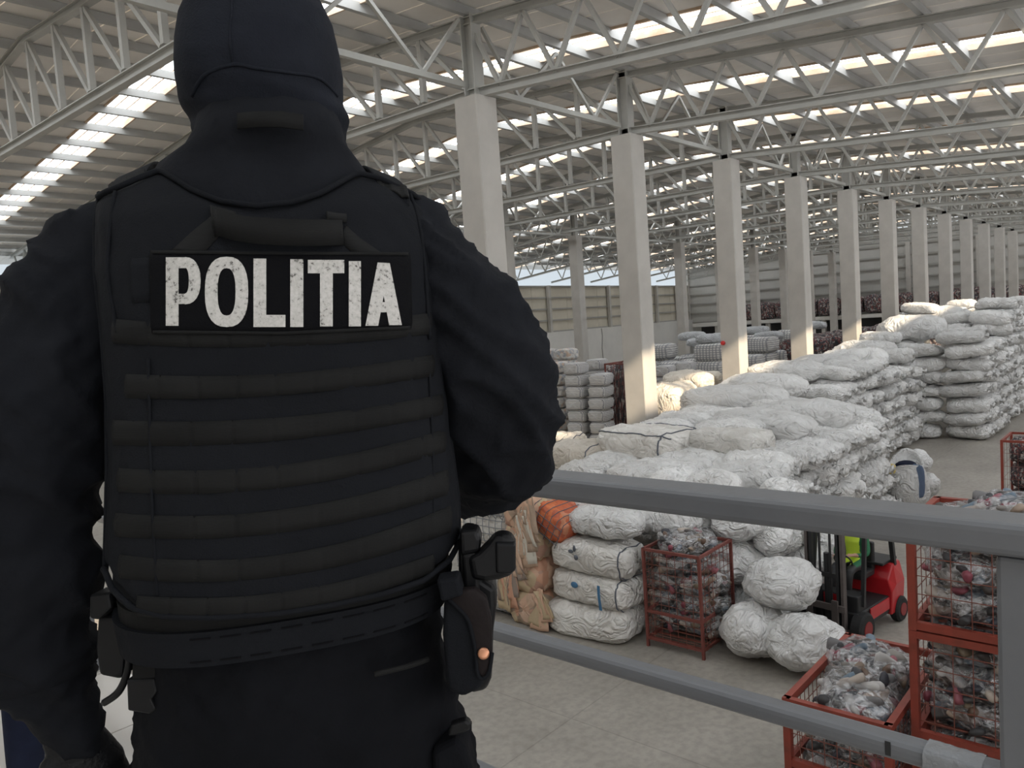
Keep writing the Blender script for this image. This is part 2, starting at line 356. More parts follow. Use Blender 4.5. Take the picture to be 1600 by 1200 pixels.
# ================================================================== SETTING
HT, YA, X1, W = HC+0.812*S, 1.8957*S, 2.0482*S, 0.66
XB = X1-S+W/2                         # first truss line (over the column behind the officer's head)
NT = 13                               # truss lines
YM, YB, YR = YA+W/2, 27.7, 20.0       # row A axis, row B axis, ridge
X_BACK, X_END, Y_RIGHT = -5.0, 84.6, -5.3
def zchord(y):                        # centre of the top chords
    if y <= YM: return 12.12+0.105*(y-YM)
    if y <= YR: return 12.12+0.075*(y-YM)
    return 12.12+0.075*(YR-YM)-0.10*(y-YR)
def zroof(y): return zchord(y)+0.10+0.22
def ywall(x): return 43.0+math.tan(math.radians(5.9))*(x-60.0)
def zlow(y):                          # bottom chords
    if y <= YM: return 10.60+0.078*(y-YM)
    if y <= YB: return 10.72
    return 10.72-0.115*(y-YB)

struct(mk('floor', box(((X_BACK+X_END)/2, 20.3, -0.15), (X_END-X_BACK, 51.2, 0.3)), M['concrete']))
# walls
wr = struct(mk('wall_right', join(box((40, Y_RIGHT-0.1, 2.5), (90, 0.2, 5.0)), box((40, Y_RIGHT-0.1, 10.0), (90, 0.2, 2.0))), M['wall']))
for i in range(15):
    mk('added_glow_pane', box((-2+6*i, Y_RIGHT-0.1, 7.0), (5.6, 0.06, 3.96)), M['glow_pane'], wr)  # unseen glowing panes, added to light the hall from the right
    mk('added_mullion', box((1+6*i, Y_RIGHT-0.08, 7.0), (0.4, 0.2, 4.0)), M['girt'], wr)
struct(mk('wall_back', box((X_BACK-0.1, 18.5, 6.2), (0.2, 47.8, 12.4)), M['plinth']))
# far side wall with plinth, panels, girts, posts and clerestory
ang = math.radians(5.9); wl = empty('wall_left'); struct(wl)
rw = Matrix.Rotation(ang, 3, 'Z')
def wp(s, off, z): return Vector((60+math.cos(ang)*s-math.sin(ang)*off, 43.0+math.sin(ang)*s+math.cos(ang)*off, z))
L0, L1 = -66.0, 25.0
mk('plinth', box(wp((L0+L1)/2, 0.1, 2.28), (L1-L0, 0.5, 4.56), rw), M['plinth'], wl)
for i in range(4):
    for j in range(16):
        s0 = L0+j*(L1-L0)/16; s1 = L0+(j+1)*(L1-L0)/16-0.03
        mk('panel', box(wp((s0+s1)/2, 0.30, 4.6+i*0.99+0.49), (s1-s0, 0.12, 0.965), rw), M['wall'], wl)
for i in range(5):
    mk('girt', box(wp((L0+L1)/2, 0.17, 4.62+i*0.99), (L1-L0, 0.16, 0.13), rw), M['girt'], wl)
for j in range(17):
    s = L0+4.2+j*5.5
    mk('post', box(wp(s, 0.0, 6.6), (0.34, 0.30, 4.1), rw), M['column'], wl)
mk('downpipe', tube([wp(2.0, -0.18, 4.5), wp(2.1, -0.18, 3.8), wp(1.9, -0.18, 2.6), wp(2.1, -0.18, 0.2)], 0.05, 6), M['girt'], wl)
# end wall
we = empty('wall_end'); struct(we)
mk('backing', box((X_END+0.25, 20.3, 6.2), (0.1, 51.2, 12.4)), M['endwall'], we)
for i in range(7):
    for j in range(8):
        y0 = Y_RIGHT+j*6.4
        mk('panel', box((X_END+0.12, y0+3.2, 4.15+i*1.1+0.53), (0.1, 6.37, 1.07)), M['endwall'], we)
    mk('girt', box((X_END, 20.3, 4.15+i*1.1), (0.16, 51.2, 0.16)), M['girt'], we)
for j in range(9):
    mk('post', box((X_END-0.15, -3+6.1*j, 6.1), (0.34, 0.4, 12.0)), M['column'], we)
# end mezzanine
em = tag(empty('end_platform', (81.7, 26, 0)), 'long raised concrete platform along the far end wall', 'platform')
mk('deck', box((1.25, 0.4, 3.88), (2.5, 35, 0.36)), M['plinth'], em)
for j in range(6): mk('leg', box((0.4, -15+6*j, 1.85), (0.4, 0.4, 3.7)), M['column'], em)
mk('recess_shade', box((2.2, 0.4, 1.8), (0.1, 35, 3.6)), M['forkdark'], em)  # dark sheet standing in for the shade under the deck
# ceiling: lining panels, skylight sheets, purlins
ceil = empty('ceiling'); struct(ceil)
SK_OFF, SK_W = 3.72, 1.12
SECT = [(Y_RIGHT, -0.5), (1.5, YM), (YM, YR), (YR, 34.0), (34.0, 46.3)]
meshcache = {}
def slab(wid, ya, yb, m, th, key):
    k = (round(wid, 3), ya, yb, key)
    if k not in meshcache:
        za, zb = zroof(ya+1e-4 if ya == YR else ya), zroof(yb)
        v = [(x, y, z+t) for x in (-wid/2, wid/2) for y, z in ((ya, za), (yb, zb)) for t in (0, th)]
        meshcache[k] = mesh(key, (v, [(0, 1, 3, 2), (4, 6, 7, 5), (0, 4, 5, 1), (2, 3, 7, 6), (0, 2, 6, 4), (1, 5, 7, 3)]), m)
    return meshcache[k]
npan = 5; pw = (S-SK_W)/npan
for k in range(-2, NT):
    xs = XB+k*S+SK_OFF+SK_W/2
    for (ya, yb) in SECT:
        for i in range(npan):
            link('roof_panel', slab(pw-0.025, ya, yb, M['roof'], 0.08, 'roof_panel'), ceil, (xs+(i+0.5)*pw, 0, 0))
        link('skylight', slab(SK_W-0.10, ya, yb, M['skylight'], 0.02, 'skylight'), ceil, (xs-SK_W/2, 0, 0.10))
        for sx in (-1, 1):
            link('skylight_curb', slab(0.05, ya, yb, M['curb'], 0.20, 'skylight_curb'), ceil, (xs-SK_W/2+sx*(SK_W/2-0.02), 0, -0.05))
        if k >= 0:
            link('skylight_rib', slab(0.03, ya, yb, M['curb'], 0.03, 'skylight_rib'), ceil, (xs-SK_W/2-0.17, 0, 0.06))
            link('skylight_rib', slab(0.03, ya, yb, M['curb'], 0.03, 'skylight_rib'), ceil, (xs-SK_W/2+0.17, 0, 0.06))
# unseen clear roof slot, added to let a sun strip reach the column row
rl = struct(mk('added_sun_slot', ([(X_BACK, -0.5, zroof(-0.5)), (X_END, -0.5, zroof(-0.5)), (X_END, 1.5, zroof(1.5)), (X_BACK, 1.5, zroof(1.5))], [(0, 1, 2, 3)]), M['glass']))
PY = [YM-1.48*i for i in range(12)] + [YM+1.5*i for i in range(1, 22)]
for y in PY:
    if y > 44.5 or -0.4 < y < 1.4: continue
    mk('purlin', join(box(((X_BACK+X_END)/2, y, zchord(y)+0.20), (X_END-X_BACK, 0.06, 0.20)), box(((X_BACK+X_END)/2, y+0.04, zchord(y)+0.105), (X_END-X_BACK, 0.09, 0.015))), M['purlin'], ceil)
# clerestory glazing strip above the side wall
wg = struct(mk('window_2', box(wp((L0+L1)/2, 0.3, 9.45), (L1-L0, 0.02, 1.75), rw), M['glass']))

# ------------------------------------------------------------------ columns
def column_mesh(h, w_):
    c = 0.025; a = w_-c
    r = [(c, 0), (a, 0), (w_, c), (w_, a), (a, w_), (c, w_), (0, a), (0, c)]
    return mesh('column_shaft', loft([[(x, y, z) for x, y in r] for z in (0, h)]), M['column'])
colA, colB = column_mesh(HT, W), column_mesh(10.5, 0.6)
def hpost(z0, z1, w_=0.30):
    c = 0.0
    return join(box((0, -w_/2, (z0+z1)/2), (w_, 0.03, z1-z0)), box((0, w_/2, (z0+z1)/2), (w_, 0.03, z1-z0)), box((0, 0, (z0+z1)/2), (0.03, w_, z1-z0)))
postA = mesh('steel_post', hpost(HT, zchord(YM)+0.1), M['steel']); postB = mesh('steel_post', hpost(10.5, zchord(YB)+0.1), M['steel'])
plate = mesh('base_plate', box((0, 0, HT+0.015), (0.5, 0.5, 0.03)), M['steel'])
for k in range(NT):
    o = empty('concrete_column', (X1-S+S*k, YA, 0))
    if k == 0: lb = 'white concrete column almost hidden behind the hooded head'
    elif k == 1: lb = 'white square concrete column rising behind the officer\'s right shoulder, tallest in view'
    else: lb = '%s white concrete column of the long row, counted from the officer\'s shoulder' % ORD(k-1)
    tag(o, lb, 'column', 'long row of white columns beside the sack heaps')
    link('column_shaft', colA, o); link('steel_post', postA, o, (W/2, W/2, 0)); link('base_plate', plate, o, (W/2, W/2, 0))
    if k == 3:
        tag(mk('alarm_bell', join(tube([(0, 0, 0), (-0.06, 0, 0), (-0.09, 0, 0)], [0.075, 0.075, 0.03], 14)), M['bell'], loc=(X1+2*S, YA+W*0.85, 4.45)), 'small round red alarm on the side of a white column', 'alarm')
j = 0
for i in range(-4, 9):
    x = 31.2+6.22*i
    if x < 24 or x > 83: continue
    o = empty('concrete_column', (x, 27.4, 0))
    tag(o, '%s slim white column of the distant row, counted from the officer\'s arm' % ORD(j), 'column', 'distant row of slim white columns'); j += 1
    link('column_shaft', colB, o); link('steel_post', postB, o, (0.3, 0.3, 0))

# ------------------------------------------------------------------ trusses
def chordpath(ys, fz): return [(0, y, fz(y)) for y in ys]
def poly_bars(p, w_, h): return join(*[bar(a, b, w_, h) for a, b in zip(p[:-1], p[1:])])
topR = [YM-1.48*i for i in range(12)]; botR = [YM-1.48*(i+0.5) for i in range(11)]
yl = [YM+(YB-YM)*i/10 for i in range(11)]
yt = [YB+1.48*i for i in range(11)]
SPANS = {}
def ichord(ys, fz, h):
    p = chordpath(ys, fz)
    up = [(x, y, z+h/2-0.012) for x, y, z in p]; dn = [(x, y, z-h/2+0.012) for x, y, z in p]
    return join(poly_bars(up, 0.17, 0.024), poly_bars(dn, 0.17, 0.024), poly_bars(p, 0.03, h-0.02))
def webR():
    out = []
    for i in range(11):
        b = (0, botR[i], zlow(botR[i])+0.06); t0 = (0, topR[i], zchord(topR[i])-0.06); t1 = (0, topR[i+1], zchord(topR[i+1])-0.06)
        out += [bar(t0, b, 0.085), bar(b, t1, 0.085)]
    return out
def webL():
    out = []
    for i in range(1, 10):
        t = (0, yl[i], zchord(yl[i])-0.06); b = (0, yl[i], zlow(yl[i])+0.06)
        out.append(bar(b, t, 0.12)); bn = (0, yl[i-1]+0.12, zlow(yl[i-1])+0.06); out.append(bar(t, bn, 0.09))
    return out
def webT():
    out = []
    for i in range(10):
        t0 = (0, yt[i], zchord(yt[i])-0.06); t1 = (0, yt[i+1], zchord(yt[i+1])-0.06); ym = (yt[i]+yt[i+1])/2; b = (0, ym, zlow(ym)+0.05)
        out += [bar(t0, b, 0.07), bar(b, t1, 0.07)]
    return out
SP = []
SP.append(('roof_truss', mesh('top_chord', ichord([YM, Y_RIGHT+0.1], zchord, 0.17), M['steel']), mesh('bottom_chord', ichord([YM, Y_RIGHT+0.1], zlow, 0.20), M['steel']),
           [mesh('diagonal', q, M['steel']) for q in webR()], mesh('web', join(*webR()), M['steel']),
           'steel roof truss over the sack aisle, %s from the camera, sloping down to the right', 'trusses over the sack aisle'))
SP.append(('roof_truss', mesh('top_chord', ichord([YM, YR, YB], zchord, 0.17), M['steel']), mesh('bottom_chord', ichord([YM, YB], zlow, 0.20), M['steel']),
           [mesh('diagonal', q, M['steel']) for q in webL()], mesh('web', join(*webL()), M['steel']),
           'steel roof truss between the two column rows, %s from the camera', 'trusses between the column rows'))
SP.append(('roof_truss', mesh('top_chord', ichord([YB, 43.0], zchord, 0.15), M['steel']), mesh('bottom_chord', ichord([YB, 43.0], zlow, 0.15), M['steel']),
           [mesh('diagonal', q, M['steel']) for q in webT()], mesh('web', join(*webT()), M['steel']),
           'steel roof truss running to the bright clerestory, %s from the camera', 'trusses by the clerestory'))
for si, (nm, tc_, bc_, ws, wj, lb, gp) in enumerate(SP):
    for k in range(-1 if si == 0 else 0, NT):
        if k < 0: continue
        o = tag(empty(nm, (XB+k*S, 0, 0)), lb % ORD(k), 'roof truss', gp)
        link('top_chord', tc_, o); link('bottom_chord', bc_, o)
        if k < 5:
            for q in ws: link('diagonal', q, o)
        else: link('web', wj, o)['kind'] = 'stuff'
# bracing along the column rows
bs = mesh('strut', bar((0.35, 0, 10.72), (S-0.35, 0, 10.72), 0.11, 0.12), M['steel'])
def wseg(i):
    zt = zchord(YM)-0.05; pts = [(0.36, 0, zt), (1.5, 0, 10.75), (3.0, 0, zt), (4.5, 0, 10.75), (S-0.36, 0, zt)]
    return bar(pts[i], pts[i+1], 0.075)
wsg = [mesh('diagonal', wseg(i), M['steel']) for i in range(4)]
for k in range(-1, NT-1):
    o = tag(empty('bracing', (XB+k*S, YM, 0)), 'zigzag steel bracing above the long column row, %s bay from the camera' % ORD(k+1), 'bracing', 'bracing along the long column row')
    link('strut', bs, o)
    for q in wsg: link('diagonal', q, o)
for k in range(0, 9):
    o = tag(empty('bracing', (25.28+6.22*k+0.11, YB, 0)), 'thin zigzag bracing over the distant column row, %s bay from the camera' % ORD(k), 'bracing', 'bracing along the distant column row')
    link('strut', bs, o, (0, 0, -0.2))
    for q in wsg[:4]: link('diagonal', q, o, (0, 0, -0.25))

# ------------------------------------------------------------------ camera-side mezzanine and railing
XR = 1.2; ZM = HC-0.306-1.10
mz = tag(empty('balcony', (0, 3, 0)), 'concrete balcony the officer stands on, with pale tiled floor', 'balcony')
mk('slab', box((-1.83, 0, ZM-0.13), (6.26, 16.4, 0.24)), M['plinth'], mz)
tl = mesh('floor_tile', box((0, 0, ZM-0.005), (0.592, 0.592, 0.012)), M['tile'])
for i in range(5):
    for jj in range(14): link('floor_tile', tl, mz, (0.98-0.6*i, -3.3+0.6*jj, 0))
ra = tag(empty('railing', (XR, 2.0, ZM)), 'grey painted steel balcony railing in front of the officer', 'railing')
def railbar(z, wx, hz, name):
    r = 0.012; a, b = wx/2, hz/2; pr = []
    for cx, cz, s0 in ((a-r, b-r, 0), (-a+r, b-r, 90), (-a+r, -b+r, 180), (a-r, -b+r, 270)):
        for q in (0, 30, 60, 90): t = math.radians(s0+q); pr.append((cx+r*math.cos(t), cz+r*math.sin(t)))
    return mk(name, loft([[(x, y, z+zz) for x, zz in pr] for y in (-6.5, 9.0)]), M['rail'], ra, smooth=False)
railbar(1.10-0.0225, 0.085, 0.045, 'top_rail')
mr = railbar(1.10-0.354-0.016, 0.042, 0.032, 'middle_rail')
railbar(1.10-0.354*2-0.016, 0.042, 0.032, 'lower_rail')
def yrail(px, py): # y on the railing plane for a pixel
    r = CR*((px-800)/F) - CU*((py-600)/F) + CF
    return (r*(XR/r[0]))[1]
yp = yrail(1562, 1000)-0.036
for d in (0, 1.75, 3.5, 5.25, -1.75): mk('post', box((0.0, yp+d-2.0, 0.528), (0.05, 0.07, 1.048)), M['rail'], ra, bevel=0.006)
y0, y1 = yrail(1538, 1170)-2, yrail(1448, 1170)-2
tp = []
for i in range(12):
    y = y0+(y1-y0)*i/11; r = 0.0172+0.0014*random.random()
    tp.append([(1.35*r*sgnpow(math.cos(t), 0.5), y, 1.10-0.354-0.016+0.95*r*sgnpow(math.sin(t), 0.5)) for t in [2*math.pi*q/16+0.1*random.random() for q in range(16)]])
mk('tape_wrap', loft(tp, cap=False), M['railtape'], mr, smooth=True)
yc = yrail(1394, 1166)-2
mk('paint_chip', box((-0.0215, yc, 1.10-0.354-0.012), (0.001, 0.008, 0.022)), M['chip'], mr)
# ================================================================== OFFICER
TYAW = math.radians(16.0)
FH = np.array([math.cos(YAW), math.sin(YAW), 0.0]); RH = np.array([math.sin(YAW), -math.cos(YAW), 0.0])
# body axes: right side of the body is turned away from the camera
BRt = RH*math.cos(TYAW)+FH*math.sin(TYAW)
BBk = -(FH*math.cos(TYAW)-RH*math.sin(TYAW))
def prof(rows):
    z, cx, cy, a, b = [], [], [], [], []
    for (y, xl, xr, dc, bb) in rows:
        p = PX((xl+xr)/2, y, dc)
        z.append(p[2]); cx.append(p[0]); cy.append(p[1]); a.append((xr-xl)/2*dc/F*1.0); b.append(bb)
    o = np.argsort(z); T = [np.array(q)[o] for q in (z, cx, cy, a, b)]
    tgt = [rows[i] for i in o]
    for _ in range(12):               # settle centre and half width so that the outline falls where it is seen
        for i, (y, xl, xr, dc, bb) in enumerate(tgt):
            xs = [TOPX(np.array([T[1][i], T[2][i], T[0][i]])+BRt*(T[3][i]*sgnpow(math.cos(t), 2/2.7))+BBk*(T[4][i]*sgnpow(math.sin(t), 2/2.7)))[0] for t in np.linspace(0, 2*math.pi, 72)]
            e0, e1 = xl-min(xs), xr-max(xs); sh = (e0+e1)/2*dc/F; T[1][i] += RH[0]*sh; T[2][i] += RH[1]*sh; T[3][i] += (e1-e0)/2*dc/F*0.9
    return T
VEST = prof([(262, 176, 634, 1.00, 0.085), (300, 158, 652, 0.985, 0.112), (350, 150, 664, 0.965, 0.135), (420, 150, 676, 0.955, 0.148), (500, 160, 684, 0.95, 0.152),
             (600, 168, 692, 0.95, 0.155), (700, 169, 702, 0.95, 0.160), (800, 166, 715, 0.95, 0.165), (850, 164, 717, 0.95, 0.165), (900, 168, 712, 0.95, 0.160), (960, 182, 700, 0.95, 0.150), (1010, 190, 697, 0.95, 0.146)])
def VS(theta, z, off=0.0, n=2.7):
    cx, cy, a, b = [np.interp(z, VEST[0], q) for q in VEST[1:]]
    c, s = math.cos(theta), math.sin(theta); e = 2/n
    la, lb = a*sgnpow(c, e), b*sgnpow(s, e)
    # outward normal of the superellipse
    na, nb = sgnpow(c, 2-e)/a, sgnpow(s, 2-e)/b; L = math.hypot(na, nb)+1e-9
    la += off*na/L; lb += off*nb/L
    return np.array([cx, cy, 0.0]) + BRt*la + BBk*lb + np.array([0, 0, z])
def ONV(px, py, off=0.0):            # point of the carrier's back under a pixel
    th = math.pi/2 - (px-430)/300.0; z = 5.6-(py-530)*0.8/F
    for _ in range(14):
        p = VS(th, z, off); x, y = TOPX(p); ex, ey = px-x, py-y
        if abs(ex)+abs(ey) < 0.02: break
        h = 1e-3; x1, y1 = TOPX(VS(th+h, z, off)); x2, y2 = TOPX(VS(th, z+h, off))
        J = np.array([[(x1-x)/h, (x2-x)/h], [(y1-y)/h, (y2-y)/h]])
        try: d = np.linalg.solve(J, [ex, ey])
        except Exception: break
        th += float(np.clip(d[0], -0.15, 0.15)); z += float(np.clip(d[1], -0.04, 0.04)); th = min(max(th, 0.06), math.pi-0.06)
    return th, z
def ZAT(theta, py, off=0.0):         # height on the carrier at an angle that falls on image row py
    lo, hi = 4.9, 6.1
    for _ in range(40):
        m_ = (lo+hi)/2
        if TOPX(VS(theta, m_, off))[1] > py: lo = m_
        else: hi = m_
    return (lo+hi)/2
base = np.array([*(PX(450, 1100, 0.97)[:2]), ZM])
off_ = tuple(base)
officer = tag(empty('person', off_), 'officer in black balaclava and tactical vest seen from behind at the railing', 'person')
def pk(name, vf, m, parent=None, smooth=True, **kw): 
    p = parent if parent is not None else officer
    return mk(name, offs(vf, off_), m, p, smooth, **kw)
def ring(c, a, b, n=28, e=2.3, ra=BRt, rb=BBk):
    return [np.asarray(c)+ra*(a*sgnpow(math.cos(t), 2/e))+rb*(b*sgnpow(math.sin(t), 2/e)) for t in [2*math.pi*k/n for k in range(n)]]
# --- continuous body: hips, trunk, shoulders, neck, head, arms, legs
parts = []
R_ = []
for (y, xl, xr, dc, bb) in [(1260, 214, 742, 0.97, 0.140), (1160, 203, 728, 0.965, 0.146), (1080, 207, 716, 0.96, 0.142), (1000, 212, 690, 0.955, 0.132), (920, 205, 680, 0.955, 0.128), (800, 196, 688, 0.955, 0.130),
                            (650, 190, 672, 0.955, 0.130), (500, 180, 664, 0.965, 0.128), (410, 170, 655, 0.975, 0.115), (355, 178, 640, 0.99, 0.095), (318, 205, 610, 1.00, 0.080), (285, 258, 555, 1.00, 0.070), (252, 292, 545, 0.99, 0.066), (215, 312, 525, 0.975, 0.064), (170, 318, 520, 0.965, 0.062)]:
    T = prof([(y, xl, xr, dc, bb)]); R_.append(ring((T[1][0], T[2][0], T[0][0]), T[3][0], bb))
parts.append(loft(R_[::-1]))
LA = [(145, 404, 0.95, 0.058), (112, 476, 0.935, 0.072), (76, 548, 0.92, 0.079), (58, 630, 0.915, 0.081), (48, 720, 0.915, 0.081), (38, 795, 0.92, 0.078), (30, 845, 0.922, 0.073), (48, 892, 0.925, 0.074), (50, 960, 0.935, 0.067), (62, 1040, 0.945, 0.062), (88, 1105, 0.955, 0.040), (112, 1150, 0.965, 0.034)]
RA = [(680, 424, 0.985, 0.066), (705, 465, 0.985, 0.074), (730, 515, 0.985, 0.078), (758, 575, 1.00, 0.081), (778, 640, 1.03, 0.081), (786, 690, 1.07, 0.078), (772, 722, 1.14, 0.068), (745, 742, 1.23, 0.058), (700, 765, 1.34, 0.046), (668, 785, 1.40, 0.036)]
def armtube(A): 
    p = smoothpath([PX(x, y, d) for x, y, d, r in A], 4); t = np.linspace(0, len(A)-1, len(p)); rr = np.interp(t, range(len(A)), [q[3] for q in A])
    return tube(p, list(rr), 20)
def blob(A, k): x, y, d, r = A[k]; return sph(PX(x, y, d), r*1.0)
parts += [armtube(LA), armtube(RA), blob(LA, 0), blob(RA, 0), blob(RA, 5), sph(PX(*LA[-1][:3]), 0.034), sph(PX(*RA[-1][:3]), 0.036)]
# trapezius / shoulder yoke links
parts += [tube([PX(400, 350, 1.0), PX(250, 364, 0.98), PX(158, 396, 0.955)], [0.07, 0.068, 0.060], 18), tube([PX(420, 350, 1.0), PX(580, 368, 1.0), PX(666, 402, 0.985)], [0.07, 0.068, 0.062], 18)]
HC_ = PX(408, 95, 0.95)
parts += [sph(HC_, (0.078, 0.078, 0.108), 24, 16), sph(HC_+FH*0.055+np.array([0, 0, -0.055]), (0.052, 0.052, 0.062)), sph(HC_+FH*0.112+np.array([0, 0, -0.03]), (0.014, 0.014, 0.022), 10, 8)]
for sgn, xx in ((-1, 335), (1, 602)):        # legs down to boots on the balcony floor
    hip = PX(xx, 1190, 0.965); zf = ZM+0.008
    knee = np.array([*(hip+FH*0.02+RH*0.01*sgn)[:2], zf+0.50]); ank = np.array([*(knee-FH*0.02)[:2], zf+0.10])
    parts.append(tube(smoothpath([hip, hip*0.5+knee*0.5, knee, knee*0.5+ank*0.5, ank], 4), [0.108]*4+[0.105]*4+[0.088]*4+[0.078]*4+[0.066], 20))
    parts.append(tube([ank-FH*0.06+np.array([0, 0, -0.045]), ank+FH*0.05+np.array([0, 0, -0.05]), ank+FH*0.17+np.array([0, 0, -0.062])], [0.05, 0.052, 0.036], 14))
bm_ = remesh(join(*parts), 0.008, 4)
# folds of the cloth
ax = {}
co = np.empty(len(bm_.vertices)*3); bm_.vertices.foreach_get('co', co); co = co.reshape(-1, 3)
no = np.empty(len(bm_.vertices)*3); bm_.vertices.foreach_get('normal', no); no = no.reshape(-1, 3)
for i in range(len(co)):
    p = Vector(co[i]); lx = float(np.dot(co[i]-base, BRt)); z = p.z
    dh = (p-Vector(HC_)).length
    if dh < 0.16 and z > HC_[2]-0.13: continue
    fr = noise.noise(Vector((p.x*9, p.y*9, p.z*17+lx*14)))            # diagonal drag lines
    f2 = noise.noise(Vector((p.x*20+5, p.y*20, p.z*30-lx*22)))
    rid = (1-abs(fr))**3; ri2 = (1-abs(f2))**3
    amp = 0.017 if abs(lx) > 0.19 else 0.006
    co[i] += no[i]*(amp*(rid-0.45)+0.0055*(ri2-0.45))
bm_.vertices.foreach_set('co', (co-base).ravel()); bm_.update()
for m_ in ('jacket', 'trousers', 'skin'): bm_.materials.append(M[m_])
zb = PX(480, 985, 0.82)[2]
for f in bm_.polygons:
    c = f.center
    if c.z+base[2] < zb and (Vector((c.x, c.y, 0)).length < 0.34) and float(np.dot(np.array(c)*[1, 1, 0], BRt)) > -0.205: f.material_index = 1
    elif (Vector(c)+Vector(base)-Vector(HC_)).length < 0.125 and c.z+base[2] > HC_[2]-0.1: f.material_index = 2
body = link('body', bm_, officer)
# --- balaclava: knitted hood with a drape over the collar
rows = [(-34, 372, 444), (-26, 340, 470), (-12, 318, 488), (10, 303, 502), (40, 293, 516), (80, 289, 525), (120, 288, 531), (155, 291, 534), (175, 297, 536), (195, 304, 537), (215, 308, 537), (232, 307, 536), (250, 306, 533)]
rg = []
for (y, xl, xr) in rows:
    t = (y+34)/284; dc = 0.945+0.02*t; b = 0.112*math.sqrt(max(0.02, 1-((t-0.50)/0.56)**2))
    if t > 0.55: b = max(b, 0.092)
    a = (xr-xl)/2*dc/F
    rg.append((PX((xl+xr)/2, y, dc), a, b))
def hood_pt(i, t_): 
    c, a, b = rg[i]
    return np.asarray(c)+RH*(a*sgnpow(math.cos(t_), 0.9))-FH*(b*sgnpow(math.sin(t_), 0.9))
fine = []
NI = 5; nseg = 56
for i in range(len(rows)-1):
    for s_ in range(NI):
        u = s_/NI; r0 = []
        for k in range(nseg):
            t_ = 2*math.pi*k/nseg
            p = hood_pt(i, t_)*(1-u)+hood_pt(i+1, t_)*u
            yy = rows[i][0]*(1-u)+rows[i+1][0]*u
            back = max(0, math.sin(t_)); sd = math.cos(t_)
            g = 0.0
            if yy > 110:                                            # gathered folds sweeping to the right side of the neck
                q = (yy-110)/130.0
                g = 0.006*q*math.sin(0.075*(yy*1.0)+3.2*sd*1.6+1.0)*(0.4+0.6*max(0, sd))+0.0022*q*math.sin(0.17*yy-5*sd)
                g -= 0.010*q*max(0, back)*max(0, -sd+0.3)
            c = np.asarray(rg[i][0])*(1-u)+np.asarray(rg[i+1][0])*u
            dv = p-c; L = np.linalg.norm(dv)+1e-9; r0.append(p+dv/L*g)
        fine.append(r0)
bal = pk('balaclava', loft(fine, cap=False), M['balaclava'])
cap_ = loft([fine[0], [np.mean(fine[0], axis=0)+np.array([0, 0, 0.002])+0.3*(p-np.mean(fine[0], axis=0)) for p in fine[0]]])
pk('crown', cap_, M['balaclava'], bal)
# seams: a centre seam and the curved neck seam
FP = [(p, TOPX(p), r) for r in fine for k, p in enumerate(r) if math.sin(2*math.pi*k/nseg) > 0.02]
def px_on_hood(px, py):               # back of the hood under a pixel: mean of the nearest points
    q = sorted(FP, key=lambda e: (e[1][0]-px)**2+(e[1][1]-py)**2)[:4]; ws = [1/(((e[1][0]-px)**2+(e[1][1]-py)**2)+2) for e in q]
    return sum(e[0]*w_ for e, w_ in zip(q, ws))/sum(ws)
pk('crown_seam', tube([px_on_hood(x, y)-FH*0.001 for x, y in [(366, 0), (364, 20), (363, 45), (362, 70), (362, 98)]], 0.0011, 6), M['balaclava'], bal)
pk('neck_seam', tube(smoothpath([px_on_hood(x, y)-FH*0.001 for x, y in [(300, 150), (318, 118), (362, 101), (405, 106), (450, 112), (500, 122), (530, 150)]], 5), 0.0022, 6), M['balaclava'], bal)
# collar of the jacket standing under the hood
cr = []
for (y, xl, xr, dc, b) in [(172, 322, 515, 0.93, 0.075), (190, 316, 528, 0.93, 0.090), (215, 310, 534, 0.93, 0.100), (238, 296, 541, 0.935, 0.103), (262, 262, 560, 0.945, 0.104), (290, 245, 578, 0.95, 0.116), (330, 240, 590, 0.955, 0.128), (370, 235, 600, 0.955, 0.134), (420, 235, 600, 0.955, 0.134)]:
    cr.append(ring(PX((xl+xr)/2, y, dc+0.02), (xr-xl)/2*(dc+0.02)/F, b, 48))
for i, r0 in enumerate(cr):
    for k in range(48):
        if i > 0: r0[k] = r0[k] + BBk*0.003*math.sin(k*1.7+i*2.1)
col_ = pk('collar', loft(cr, cap=False), M['jacket'])
def ribbon(pts, wvec, th, nvec):      # flat strap through points; wvec half-width vector(s)
    pts = [np.asarray(p, float) for p in pts]; rings = []
    for i, p in enumerate(pts):
        wv = np.asarray(wvec[i] if isinstance(wvec, list) else wvec, float); nv = np.asarray(nvec[i] if isinstance(nvec, list) else nvec, float)
        rings.append([p-wv, p+wv, p+wv+nv*th, p-wv+nv*th])
    return loft(rings)
pk('hook_tab', ribbon([PX(x, y, d) for x, y, d in [(372, 190, 0.842), (400, 187, 0.838), (440, 187, 0.838), (474, 192, 0.846)]], CU*0.0085, 0.003, -FH), M['web'], col_)

